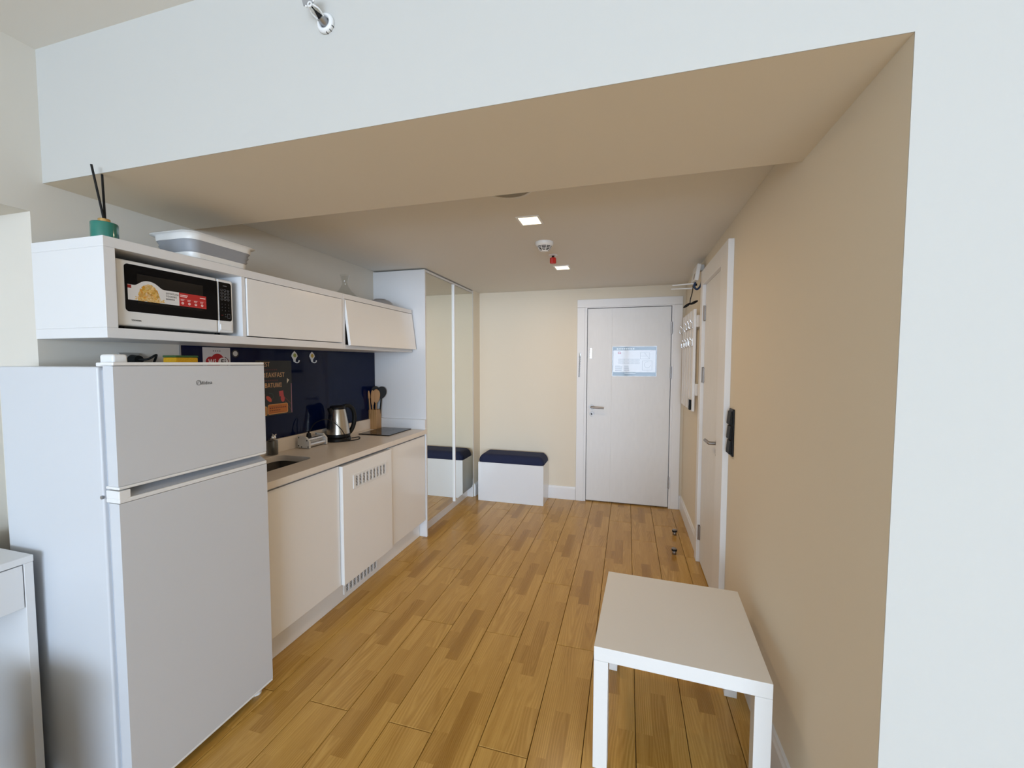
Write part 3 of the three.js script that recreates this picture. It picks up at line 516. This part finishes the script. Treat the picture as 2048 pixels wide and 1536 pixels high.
// ---------------------------------------------------------------- things on the splashback
const XS = XL + 0.0062;
{
  const t = thing('wifi_notice', 'white paper notice with red WiFi cloud on the splashback', 'notice');
  const tx = paint(600, 840, (c) => {
    c.fillStyle = '#d9d5d4'; c.fillRect(0, 0, 600, 840); c.fillStyle = '#8d8888'; c.font = '40px sans-serif'; c.textAlign = 'center'; for (let i = 0; i < 4; i++) c.fillRect(216 + i * 46, 56, 26, 30);
    c.fillStyle = '#b3121c'; c.beginPath(); c.arc(312, 270, 144, 0, 7); c.fill(); c.beginPath(); c.arc(165, 293, 105, 0, 7); c.fill(); c.beginPath(); c.arc(470, 300, 96, 0, 7); c.fill(); c.fillRect(165, 270, 300, 128);
    c.fillStyle = '#1c1718'; c.beginPath(); c.arc(445, 300, 112, -1.2, 1.5); c.fill(); c.fillStyle = '#e9e2e0'; c.beginPath(); c.arc(418, 300, 92, 0, 7); c.fill(); c.beginPath(); c.arc(456, 300, 92, 0, 7); c.fill(); c.font = 'bold 142px sans-serif'; c.fillText('Wi', 200, 345); c.fillStyle = '#1c1718'; c.fillText('Fi', 440, 345);
    c.fillStyle = '#6d6868'; c.fillRect(120, 560, 360, 16); c.fillRect(160, 610, 280, 16);
  });
  part(t, 'paper', faceX(new THREE.PlaneGeometry(0.15, 0.21), XS + 0.0004, 1.419, -1.658), M({ map: tx, roughness: 0.6 }));
  const r = thing('round_sticker', 'small round white sticker beside the WiFi notice', 'sticker');
  part(r, 'dark_ring', faceX(new THREE.CircleGeometry(0.021, 40), XS + 0.0003, 1.495, -1.763), M({ color: rgb(0.02, 0.02, 0.022), roughness: 0.3 }));
  part(r, 'white_disc', faceX(new THREE.CircleGeometry(0.014, 36), XS + 0.0007, 1.495, -1.763), M({ color: rgb(0.65, 0.64, 0.62), roughness: 0.4 }));
  const b = thing('breakfast_poster', 'dark breakfast poster with orange lettering on the splashback', 'poster');
  const px = paint(1000, 1300, (c) => {
    c.fillStyle = '#101312'; c.fillRect(0, 0, 1000, 1300); c.font = 'bold 150px sans-serif'; c.fillStyle = '#c79a6b';
    c.fillText('BEST', 105, 140, 270); c.fillText('BREAKFAST', 85, 392, 705); c.fillText('IN BATUMI', 40, 635, 660);
    c.fillStyle = '#54201a'; c.font = 'bold 60px sans-serif'; for (let i = 0; i < 9; i++) { c.fillRect(70 + i * 58, 196, 40, 36); c.fillRect(70 + i * 60, 450, 42, 36); }
    c.strokeStyle = '#8d5a33'; c.lineWidth = 18; c.beginPath(); c.arc(180, 800, 38, 0, 7); c.stroke();
    c.save(); c.translate(330, 900); c.rotate(0.75); c.fillStyle = '#c04a35'; c.beginPath(); c.ellipse(0, 0, 95, 48, 0, 0, 7); c.fill(); c.restore();
    c.strokeStyle = '#30514c'; c.lineWidth = 8; c.beginPath(); c.moveTo(330, 760); c.lineTo(440, 790); c.lineTo(450, 880); c.lineTo(390, 940); c.stroke();
    c.fillStyle = '#b23b3f'; c.save(); c.translate(680, 840); c.rotate(-0.12); c.fillRect(-55, -110, 125, 130); c.beginPath(); c.ellipse(30, 80, 60, 85, 0, 0, 7); c.fill(); c.restore();
    c.strokeStyle = '#6d3230'; c.lineWidth = 10; c.beginPath(); c.moveTo(740, 860); c.lineTo(980, 1080); c.moveTo(760, 960); c.lineTo(980, 1230); c.stroke();
    c.strokeStyle = '#b77f9a'; c.lineWidth = 14; c.beginPath(); c.moveTo(985, 560); c.lineTo(985, 1290); c.stroke();
    c.fillStyle = '#e4d9c2'; c.beginPath(); c.moveTo(860, 430); c.lineTo(925, 470); c.lineTo(855, 560); c.fill();
    const box = (x, y, w, h) => { c.beginPath(); c.roundRect ? c.roundRect(x, y, w, h, 34) : c.rect(x, y, w, h); c.fill(); c.lineWidth = 14; c.strokeStyle = '#d7a25c'; c.stroke(); };
    c.fillStyle = '#a8732c'; box(20, 1075, 250, 200); c.fillStyle = '#b86a1d'; box(300, 1040, 560, 225);
    c.fillStyle = '#6b3510'; c.font = 'bold 44px sans-serif'; for (let i = 0; i < 9; i++) c.fillRect(340 + i * 54, 1112, 40, 28); for (let i = 0; i < 6; i++) c.fillRect(340 + i * 52, 1170, 38, 26); c.fillRect(330, 1088, 360, 8); c.fillRect(330, 1228, 420, 8);
  });
  part(b, 'paper', faceX(new THREE.PlaneGeometry(0.262, 0.33), XS + 0.0004, 1.293, -2.018), M({ map: px, roughness: 0.35 }));
  for (const [z, y, col, l] of [[-2.175, 1.484, rgb(0.32, 0.36, 0.07), 'white adhesive hook with green diamond on the splashback'], [-2.327, 1.484, rgb(0.55, 0.38, 0.04), 'white adhesive hook with yellow diamond on the splashback']]) {
    const h = thing('adhesive_hook', l, 'hook', 'adhesive hooks');
    const s = shape2([[-0.006, -0.032], [0.006, -0.032], [0.008, -0.016], [0.024, 0.004], [0.018, 0.018], [0, 0.034], [-0.018, 0.018], [-0.024, 0.004], [-0.010, -0.016]]);
    part(h, 'plate', faceX(new THREE.ExtrudeGeometry(s, { depth: 0.003, bevelEnabled: true, bevelSize: 0.001, bevelThickness: 0.001, bevelSegments: 1 }), XS + 0.001, y, z), whitePlastic);
    part(h, 'diamond', faceX(new THREE.CircleGeometry(0.013, 24), XS + 0.0054, y + 0.008, z), M({ color: col, roughness: 0.4 }));
    part(h, 'hook_arm', [tube([V(XS + 0.004, y - 0.018, z), V(XS + 0.008, y - 0.034, z), V(XS + 0.018, y - 0.038, z - 0.006), V(XS + 0.024, y - 0.033, z - 0.012), V(XS + 0.025, y - 0.022, z - 0.014)], 0.0036, 20, 8)], whitePlastic);
  }
}
// ---------------------------------------------------------------- things on the worktop
{
  const t = thing('induction_hob', 'flat black glass hob set on the worktop', 'hob');
  part(t, 'glass_plate', rb(-1.965, -1.70, YW + 0.0005, YW + 0.0075, -3.018, -2.69, 0.003), P({ color: rgb(0.006, 0.006, 0.007), roughness: 0.05, specularIntensity: 0.55 }));
  for (const z of [-2.79, -2.92]) part(t, 'zone_mark', new THREE.RingGeometry(0.052, 0.0535, 48).rotateX(-Math.PI / 2).translate(-1.86, YW + 0.0079, z), M({ color: rgb(0.16, 0.16, 0.16), roughness: 0.4 }));
}
{
  const t = thing('electric_kettle', 'brushed steel kettle with black handle and lid on worktop', 'kettle');
  const c = V(-1.955, YW, -2.452);
  part(t, 'power_base', lathe([[0.0005, 0], [0.083, 0], [0.085, 0.004], [0.084, 0.02], [0.074, 0.027], [0.0005, 0.027]], c, 48), black);
  part(t, 'collar', lathe([[0.079, 0.028], [0.0805, 0.034], [0.079, 0.05], [0.0765, 0.052]], c, 48), black);
  part(t, 'jug', lathe([[0.078, 0.05], [0.0765, 0.07], [0.068, 0.13], [0.058, 0.19], [0.051, 0.222], [0.049, 0.226]], c, 64), M({ color: rgb(0.50, 0.465, 0.415), roughness: 0.24, metalness: 1 }));
  part(t, 'lid', lathe([[0.051, 0.222], [0.053, 0.228], [0.052, 0.238], [0.044, 0.245], [0.0005, 0.247]], c, 48), black);
  const d = V(0.30, 0, -0.954), p = (r, y) => V(c.x + d.x * r, c.y + y, c.z + d.z * r);
  const cur = new THREE.CatmullRomCurve3([p(0.048, 0.236), p(0.085, 0.238), p(0.118, 0.215), p(0.134, 0.165), p(0.130, 0.11), p(0.110, 0.065), p(0.088, 0.043), p(0.074, 0.042)]);
  const ex = new THREE.ExtrudeGeometry(roundRect(0.026, 0.030, 0.010, -0.013, -0.015), { steps: 48, extrudePath: cur, bevelEnabled: false });
  part(t, 'handle', ex, blackSoft);
  part(t, 'handle_spine', [cyl(p(0.079, 0.045), p(0.052, 0.232), 0.013, 0.010, 14)], blackSoft);
  const sp = [p(-0.045, 0.185), p(-0.062, 0.215), p(-0.071, 0.228)];
  part(t, 'spout', [cyl(p(-0.046, 0.176), p(-0.058, 0.232), 0.012, 0.019, 16)], black);
  part(t, 'cord', [tube([p(-0.07, 0.012), V(c.x + 0.09, YW + 0.006, c.z + 0.03), V(c.x + 0.125, YW + 0.005, c.z - 0.05), V(c.x + 0.075, YW + 0.005, c.z - 0.13), V(c.x + 0.05, YW + 0.006, c.z - 0.08)], 0.0032, 60, 8), tube([V(-1.985, YW + 0.10, -2.215), V(-1.97, YW + 0.15, -2.25), V(-1.93, YW + 0.165, -2.32), V(-1.875, YW + 0.10, -2.375), V(-1.852, YW + 0.02, -2.41), V(-1.86, YW + 0.004, -2.43)], 0.003, 60, 8)], black);
}
{
  const t = thing('bar_appliance', 'small white boxy gadget with silver bar and black plug beside kettle', 'gadget');
  const x = -2.022, z = -2.165, wh = M({ color: rgb(0.66, 0.65, 0.62), roughness: 0.35 });
  const side = shape2([[0, 0.004], [0.088, 0.004], [0.088, 0.045], [0.062, 0.072], [0, 0.078]]);
  for (const dz of [0, -0.152]) { const s = part(t, 'side_plate', new THREE.ExtrudeGeometry(side, { depth: 0.012, bevelEnabled: true, bevelSize: 0.001, bevelThickness: 0.001, bevelSegments: 1 }).translate(x, YW, z + dz), wh); [[0.008, 0.016], [0.03, 0.01], [0.08, 0.012], [0.072, 0.052], [0.01, 0.068]].forEach(([a, b]) => part(s, 'rivet', cyl(V(x + a, YW + b, z + dz + 0.0125), V(x + a, YW + b, z + dz + 0.0145), 0.004, 0.004, 10), blackSoft)); }
  part(t, 'body', bx(x + 0.002, x + 0.062, YW + 0.004, YW + 0.06, z - 0.14, z), wh);
  part(t, 'bar', [cyl(V(x + 0.072, YW + 0.022, z - 0.14), V(x + 0.072, YW + 0.022, z), 0.015, 0.015, 24), cyl(V(x + 0.064, YW + 0.054, z - 0.14), V(x + 0.064, YW + 0.054, z), 0.011, 0.011, 24)], chrome, 'silver cross bars');
  part(t, 'plug', [cyl(V(x + 0.03, YW + 0.06, z - 0.05), V(x + 0.03, YW + 0.088, z - 0.05), 0.017, 0.012, 16), cyl(V(x + 0.03, YW + 0.088, z - 0.05), V(x + 0.032, YW + 0.105, z - 0.05), 0.006, 0.005, 12)], black);
  [[0.008, 0.004], [0.078, 0.004], [0.008, -0.146], [0.078, -0.146]].forEach(([a, b]) => part(t, 'foot', cyl(V(x + a, YW, z + b), V(x + a, YW + 0.005, z + b), 0.006, 0.006, 10), blackSoft));
}
{
  const t = thing('utensil_holder', 'square bamboo holder at the worktop corner beside the wardrobe', 'utensil holder');
  const cx = -2.018, cz = -2.988, h = 0.158, a = 0.036;
  part(t, 'wall', [rb(cx - a, cx + a, YW, YW + h, cz + a - 0.008, cz + a, 0.002), rb(cx - a, cx + a, YW, YW + h, cz - a, cz - a + 0.008, 0.002), rb(cx - a, cx - a + 0.008, YW, YW + h, cz - a + 0.008, cz + a - 0.008, 0.002), rb(cx + a - 0.008, cx + a, YW, YW + h, cz - a + 0.008, cz + a - 0.008, 0.002)], bamboo);
  part(t, 'base', bx(cx - a + 0.008, cx + a - 0.008, YW, YW + 0.008, cz - a + 0.008, cz + a - 0.008), bamboo);
  const spoon = (name, label, ax, az, tx, tz, len, w, hd, mat, th = 0.007) => {
    const s = thing(name, label, 'utensil', 'cooking utensils in the holder');
    const A = V(cx + ax, YW + 0.012, cz + az), B = V(cx + tx, YW + len, cz + tz), d = B.clone().sub(A).normalize(), N = B.clone().addScaledVector(d, -hd);
    part(s, 'shaft', cyl(A, N.clone().addScaledVector(d, hd * 0.25), 0.006, 0.0055, 12), mat);
    const sh = new THREE.Shape(); sh.moveTo(-0.006, 0); sh.bezierCurveTo(-w, hd * 0.25, -w, hd, 0, hd); sh.bezierCurveTo(w, hd, w, hd * 0.25, 0.006, 0); sh.closePath();
    const g = new THREE.ExtrudeGeometry(sh, { depth: th, bevelEnabled: true, bevelSize: 0.002, bevelThickness: 0.002, bevelSegments: 2 }).translate(0, 0, -th / 2);
    g.rotateY(0.6).applyQuaternion(new THREE.Quaternion().setFromUnitVectors(V(0, 1, 0), d)).translate(N.x, N.y, N.z);
    part(s, 'head', g, mat);
  };
  spoon('wooden_spoon', 'pale wooden spoon with wide head in the bamboo holder', 0.012, 0.012, 0.018, 0.0, 0.325, 0.036, 0.11, woodSpoon);
  spoon('wooden_spatula', 'thin brown wooden spatula in the bamboo holder', -0.006, 0.02, -0.004, 0.024, 0.318, 0.014, 0.12, woodSpoon, 0.005);
  spoon('wooden_stick', 'slim pale wooden stick in the bamboo holder', -0.02, 0.024, -0.026, 0.044, 0.315, 0.007, 0.06, woodSpoon, 0.004);
  spoon('black_ladle', 'black ladle leaning in the bamboo holder towards the wardrobe', 0.02, -0.02, 0.052, -0.03, 0.345, 0.046, 0.095, blackSoft, 0.02);
  spoon('black_turner', 'black slotted turner leaning in the bamboo holder', -0.01, -0.02, -0.012, -0.03, 0.348, 0.042, 0.10, blackSoft, 0.004);
}
{
  const t = thing('soap_bottle', 'clear glass soap bottle with chrome top beside the sink', 'bottle');
  const c = V(-2.015, YW, -1.955);
  part(t, 'bottle', lathe([[0.0005, 0.001], [0.027, 0.001], [0.029, 0.004], [0.029, 0.082], [0.022, 0.095], [0.016, 0.1]], c, 36), glassClear);
  part(t, 'contents', lathe([[0.0005, 0.004], [0.0262, 0.004], [0.0262, 0.084], [0.0005, 0.084]], c, 30), M({ color: rgb(0.10, 0.095, 0.085), roughness: 0.3 }));
  part(t, 'cap', lathe([[0.017, 0.096], [0.018, 0.1], [0.018, 0.114], [0.008, 0.118], [0.006, 0.13], [0.0005, 0.131]], c, 28), chrome);
  part(t, 'nozzle', [cyl(V(c.x, c.y + 0.128, c.z), V(c.x + 0.03, c.y + 0.124, c.z + 0.006), 0.0045, 0.004, 12)], chrome);
}
// on and above the refrigerator
{
  const t = thing('sponge', 'yellow kitchen sponge with green scouring side on the refrigerator', 'sponge');
  const top = 1.4345, foam = data(128, 128, (u, v) => { const n = noise(u * 50, v * 50, 31) > 0.66 ? -26 : 0, k = n + 14 * (noise(u * 90, v * 90, 32) - 0.5); return [222 + k, 168 + k, 22 + k * 0.3]; });
  part(t, 'foam', rb(-1.80, -1.73, top, top + 0.033, -1.315, -1.225, 0.005, 3), M({ map: foam, roughness: 0.9 }));
  part(t, 'scourer', rb(-1.801, -1.729, top + 0.033, top + 0.041, -1.316, -1.224, 0.003), M({ color: rgb(0.045, 0.11, 0.03), roughness: 0.95 }), 'green scouring pad');
  const s = thing('wall_socket', 'grey wall socket above the refrigerator with black plug', 'socket');
  part(s, 'plate', rb(XL, XL + 0.012, 1.42, 1.487, -1.302, -1.225, 0.003), M({ color: rgb(0.35, 0.33, 0.29), roughness: 0.5 }));
  part(s, 'plug', [cyl(V(XL + 0.012, 1.458, -1.275), V(XL + 0.05, 1.458, -1.275), 0.022, 0.018, 18)], blackSoft);
  part(s, 'cable', tube([V(XL + 0.05, 1.458, -1.275), V(XL + 0.085, 1.462, -1.288), V(XL + 0.09, 1.478, -1.312), V(XL + 0.06, 1.474, -1.335), V(XL + 0.03, 1.44, -1.345), V(XL + 0.025, 1.38, -1.35)], 0.0048, 50, 8), blackSoft);
}
// ---------------------------------------------------------------- mirrored wardrobe
{
  const t = thing('wardrobe', 'tall white wardrobe with two mirrored doors', 'wardrobe');
  const z1 = -3.052, z0 = -4.136, xf = -1.584, top = 2.197;
  part(t, 'side_panel', rb(XL, xf, 0, top, z1 - 0.018, z1, 0.0015), board);
  part(t, 'side_panel', rb(XL, xf, 0, top, z0, z0 + 0.018, 0.0015), board);
  part(t, 'top_panel', rb(XL, xf, top - 0.018, top, z0 + 0.018, z1 - 0.018, 0.0015), board);
  part(t, 'back_panel', bx(XL, XL + 0.008, 0.1, top - 0.018, z0 + 0.018, z1 - 0.018), board);
  part(t, 'bottom_panel', bx(XL + 0.008, -1.61, 0.1, 0.118, z0 + 0.018, z1 - 0.018), board);
  part(t, 'plinth', rb(-1.668, -1.65, 0, 0.1, z0 + 0.018, z1 - 0.018, 0.0015), gloss);
  const mid = -3.615;
  for (const [a, b, hz] of [[mid + 0.004, z1 - 0.02, mid + 0.004], [z0 + 0.02, mid - 0.004, null]]) {
    const d = part(t, 'mirror_door', rb(xf - 0.02, xf - 0.005, 0.122, top - 0.022, a, b, 0.001), board);
    part(d, 'mirror', bx(xf - 0.005, xf - 0.001, 0.122, top - 0.022, a, b), mirrorMat, 'mirror glass');
    if (hz !== null) part(d, 'edge_grip', [bx(xf - 0.02, xf + 0.012, 0.118, top - 0.02, a - 0.006, a + 0.0005), bx(xf + 0.004, xf + 0.012, 0.118, top - 0.02, a - 0.014, a - 0.006)], whiteTrim, 'white full height grip strip');
  }
}
// storage bench
{
  const t = thing('storage_bench', 'white box bench with navy padded seat by the back wall', 'bench');
  const x0 = -1.497, x1 = -0.8, z0 = -4.325, z1 = -4.04, h = 0.408;
  const lam = P({ color: rgb(0.80, 0.81, 0.82), roughness: 0.2, clearcoat: 0.5, clearcoatRoughness: 0.08 });
  part(t, 'front_panel', rb(x0, x1, 0, h, z1 - 0.018, z1, 0.0012), lam);
  part(t, 'back_panel', rb(x0, x1, 0, h, z0, z0 + 0.016, 0.0012), lam);
  for (const x of [x0, x1 - 0.016]) part(t, 'side_panel', rb(x, x + 0.016, 0, h, z0 + 0.016, z1 - 0.018, 0.0012), lam);
  part(t, 'base_panel', bx(x0 + 0.016, x1 - 0.016, 0.01, 0.026, z0 + 0.016, z1 - 0.018), lam);
  // padded lid, crowned and rounded
  const g = new RoundedBoxGeometry(x1 - x0 + 0.004, 0.125, z1 - z0, 8, 0.05), p = g.attributes.position, w = (x1 - x0) / 2, dz = (z1 - z0) / 2;
  for (let i = 0; i < p.count; i++) { const u = Math.abs(p.getX(i)) / w, v = Math.abs(p.getZ(i)) / dz, y = p.getY(i); if (y > 0) p.setY(i, y - 0.012 * (u ** 4) - 0.006 * v ** 4); else p.setY(i, Math.max(y, -0.03)); const k = y > 0 ? 1 - 0.035 * Math.min(1, y / 0.05) : 1; p.setX(i, p.getX(i) * k); }
  g.computeVertexNormals();
  part(t, 'cushion', g.translate((x0 + x1) / 2, h + 0.03, (z0 + z1) / 2), navyFabric, 'navy blue padded seat');
}
// ---------------------------------------------------------------- entrance notice
{
  const t = thing('evacuation_notice', 'glossy framed evacuation plan with green header on the entrance door', 'notice');
  const z = ZB + 0.004;
  const tx = paint(880, 620, (c) => {
    c.fillStyle = '#cfd0d2'; c.fillRect(0, 0, 880, 620); c.strokeStyle = '#3a4a47'; c.lineWidth = 14; c.strokeRect(14, 14, 852, 592);
    c.fillStyle = '#0b2a22'; c.fillRect(20, 20, 840, 60); c.fillStyle = '#cfd8d6'; c.font = 'bold 46px sans-serif'; for (let i = 0; i < 10; i++) c.fillRect(90 + i * 36, 36, 22, 28);
    c.fillStyle = '#9c2f3a'; c.fillRect(115, 110, 62, 48); c.fillStyle = '#e8dada'; c.font = 'bold 34px sans-serif'; c.fillRect(126, 124, 40, 18);
    c.strokeStyle = '#5a5f66'; c.lineWidth = 4;
    for (let i = 0; i < 16; i++) { c.strokeRect(125 + i * 26, 262, 26, 40); c.strokeRect(125 + i * 26, 322, 26, 34); }
    c.strokeRect(560, 130, 180, 130); c.beginPath(); c.moveTo(640, 130); c.lineTo(740, 260); c.moveTo(560, 200); c.lineTo(680, 200); c.stroke(); c.strokeRect(600, 300, 190, 190); c.beginPath(); c.arc(700, 380, 60, 0, 5); c.stroke();
    c.fillStyle = '#4d5258'; for (let r = 0; r < 6; r++) { c.fillRect(60, 402 + r * 20, 110 + (r * 37) % 40, 7); c.fillRect(240, 402 + r * 20, 90 + (r * 53) % 50, 7); }
    c.fillStyle = '#0b2a22'; c.fillRect(20, 535, 840, 65); c.fillStyle = '#cfd8d6'; c.fillRect(250, 552, 220, 10);
  });
  part(t, 'backing', rb(-0.157, 0.279, 1.309, 1.617, z, z + 0.003, 0.001), whitePlastic);
  part(t, 'print', new THREE.PlaneGeometry(0.428, 0.30).translate(0.061, 1.463, z + 0.0034), P({ map: tx, roughness: 0.07, specularIntensity: 0.85 }));
}
// ---------------------------------------------------------------- right wall
{
  const t = thing('light_switch', 'black three gang light switch on the beige wall', 'switch');
  const z = -2.365, y0 = 0.968, y1 = 1.212, w = 0.041;
  part(t, 'surround', rb(XR - 0.010, XR, y0, y1, z - w, z + w, 0.004, 3), black);
  for (let i = 0; i < 3; i++) { const a = y0 + 0.010 + i * 0.0757, g = new THREE.ExtrudeGeometry(shape2([[0, 0], [0.012, 0.004], [0.006, 0.068], [0, 0.072]]), { depth: 0.064, bevelEnabled: true, bevelSize: 0.001, bevelThickness: 0.001, bevelSegments: 1 }); part(t, 'rocker', g.rotateY(Math.PI).translate(XR - 0.010, a, z + 0.032), blackSoft); }
}
{
  const t = thing('coat_rack', 'white slatted coat rack panel with steel hooks beside inner door', 'coat rack');
  const xf = 0.478, y0 = 1.075, y1 = 1.86, n = 5, za = -3.425, zb = -4.15, pitch = (za - zb) / n;
  for (const y of [1.72, 1.20]) part(t, 'batten', rb(xf + 0.020, XR - 0.0005, y, y + 0.09, zb + 0.02, za + 0.035, 0.002), whiteTrim);
  for (let i = 0; i < n; i++) { const z1 = za - i * pitch, z0 = z1 - pitch + 0.07; part(t, i ? 'slat_' + String(i).padStart(3, '0') : 'slat', rb(xf, xf + 0.020, y0, y1, z0, z1, 0.003), whiteTrim); }
  const hook = (y, i) => { const z = za - i * pitch - 0.037, h = part(t, 'hook', [rb(xf - 0.004, xf, y - 0.03, y + 0.03, z - 0.009, z + 0.009, 0.002), tube([V(xf - 0.003, y - 0.02, z), V(xf - 0.014, y - 0.034, z), V(xf - 0.026, y - 0.026, z), V(xf - 0.028, y + 0.004, z)], 0.005, 20, 8), tube([V(xf - 0.003, y + 0.012, z), V(xf - 0.013, y + 0.02, z), V(xf - 0.022, y + 0.036, z)], 0.0045, 14, 8)], chrome, 'steel coat hook'); };
  for (const i of [0, 1, 2, 4]) hook(1.745, i);
  for (const i of [0, 1, 2, 3]) hook(1.61, i);
  const k = thing('key_fob', 'dark grey remote hanging at the bottom of the coat rack', 'remote');
  part(k, 'body', rb(xf - 0.018, xf - 0.001, 1.085, 1.165, -3.475, -3.44, 0.005, 3), blackSoft);
  part(k, 'clip', rb(xf - 0.020, xf - 0.017, 1.12, 1.172, -3.468, -3.447, 0.001), steel);
}
{
  const t = thing('wifi_router', 'white router with two antennas high on the beige wall', 'router');
  const tilt = 0.16, g = (geo) => geo.rotateX(0.0).rotateZ(-tilt).translate(0.478, 2.105, -3.37);
  part(t, 'case', g(rb(-0.014, 0.014, -0.058, 0.062, -0.095, 0.095, 0.006, 3)), whitePlastic);
  part(t, 'label_plate', g(bx(-0.0146, -0.0135, -0.045, -0.005, 0.02, 0.08)), M({ color: rgb(0.35, 0.33, 0.31), roughness: 0.5 }));
  part(t, 'bracket', bx(0.49, XR, 2.13, 2.17, -3.40, -3.34), whitePlastic);
  for (const dz of [-0.045, 0.03]) { const a = part(t, 'antenna', cyl(V(0.475, 2.035 + dz * 0.3, -3.42 + dz), V(0.318, 2.034 + dz * 0.2, -3.44 + dz), 0.006, 0.0045, 12), whitePlastic); part(a, 'joint', cyl(V(0.49, 2.035, -3.42 + dz), V(0.47, 2.035, -3.42 + dz), 0.009, 0.009, 12), blackSoft); }
  part(t, 'network_cable', tube([V(0.475, 2.05, -3.36), V(0.465, 2.015, -3.35), V(0.485, 1.995, -3.36), V(0.51, 2.02, -3.37), V(0.52, 2.07, -3.35)], 0.007, 40, 8), M({ color: rgb(0.02, 0.05, 0.12), roughness: 0.5 }), 'dark blue network cable');
  part(t, 'power_lead', tube([V(0.47, 2.03, -3.43), V(0.465, 1.98, -3.45), V(0.455, 1.93, -3.46), V(0.455, 1.905, -3.462)], 0.0035, 24, 8), black);
  part(t, 'power_adapter', [new THREE.SphereGeometry(0.02, 16, 10).scale(1.6, 0.5, 0.6).rotateZ(0.45).translate(0.482, 1.912, -3.462), new THREE.SphereGeometry(0.02, 16, 10).scale(1.6, 0.5, 0.6).rotateZ(0.6).translate(0.432, 1.892, -3.462)], black, 'black adapter on its lead');
}
// door stops
for (const [x, z, l] of [[0.402, -3.66, 'small steel and black floor door stop nearer the entrance door'], [0.362, -3.285, 'small steel and black floor door stop beside the inner door']]) {
  const t = thing('door_stop', l, 'door stop', 'floor door stops');
  part(t, 'post', lathe([[0.0005, 0], [0.015, 0], [0.015, 0.03], [0.0005, 0.03]], V(x, 0, z), 24), steel);
  part(t, 'buffer', lathe([[0.013, 0.028], [0.02, 0.028], [0.02, 0.04], [0.013, 0.04]], V(x, 0, z), 24), black);
  part(t, 'cap', lathe([[0.0005, 0.046], [0.017, 0.046], [0.018, 0.04], [0.0005, 0.038]], V(x, 0, z), 24), steel);
}
// ---------------------------------------------------------------- side table and desk
{
  const t = thing('side_table', 'square white side table against the beige wall', 'table');
  const lam = M({ color: rgb(0.78, 0.765, 0.735), roughness: 0.4 }), a = 0.2765, top = 0.45;
  part(t, 'table_top', rb(-a, a, top - 0.05, top, -a, a, 0.0015), lam);
  for (const sx of [-1, 1]) for (const sz of [-1, 1]) part(t, 'leg', rb(sx * (a - 0.025) - 0.025, sx * (a - 0.025) + 0.025, 0, top - 0.0505, sz * (a - 0.025) - 0.025, sz * (a - 0.025) + 0.025, 0.0015), lam);
  t.rotation.y = -0.048; t.position.set(0.190, 0, -1.70); groups.splice(groups.indexOf(t), 1);
}
{
  const t = thing('desk', 'white desk with drawer standing beside the refrigerator', 'desk');
  const xf = -1.86, xb = XN + 0.005, z0 = -0.849, z1 = 0.75, top = 0.822;
  part(t, 'desk_top', rb(xb, xf + 0.003, top - 0.022, top, z0, z1, 0.002), board);
  for (const z of [z0, z1 - 0.022]) part(t, 'side_panel', rb(xb, xf, 0, top - 0.0225, z, z + 0.022, 0.0015), board);
  part(t, 'back_panel', bx(xb, xb + 0.016, 0.35, top - 0.023, z0 + 0.022, z1 - 0.022), board);
  part(t, 'drawer_box', bx(xb + 0.02, xf - 0.018, 0.665, top - 0.03, z0 + 0.03, z1 - 0.03), board);
  part(t, 'drawer_front', rb(xf - 0.017, xf - 0.001, 0.656, top - 0.026, z0 + 0.0245, z1 - 0.0245, 0.0015), board);
}

// low stool pushed to the desk, left of the frame: it shades the knee space
{
  const t = thing('desk_stool', 'dark grey upholstered stool tucked in by the white desk', 'stool');
  const cloth = M({ color: rgb(0.09, 0.09, 0.095), roughness: 0.95 }), x0 = -1.85, x1 = -1.52, z0 = -0.60, z1 = -0.18;
  part(t, 'seat', rb(x0, x1, 0.40, 0.50, z0, z1, 0.03, 4), cloth);
  part(t, 'skirt', rb(x0 + 0.015, x1 - 0.015, 0.10, 0.41, z0 + 0.015, z1 - 0.015, 0.015, 3), cloth);
  for (const x of [x0 + 0.05, x1 - 0.05]) for (const z of [z0 + 0.05, z1 - 0.05]) part(t, 'leg', cyl(V(x, 0, z), V(x, 0.11, z), 0.016, 0.02, 14), bamboo);
}

settle();
scene.traverse((o) => { if (o.isMesh) o.castShadow = o.receiveShadow = true; });
renderer.render(scene, camera);
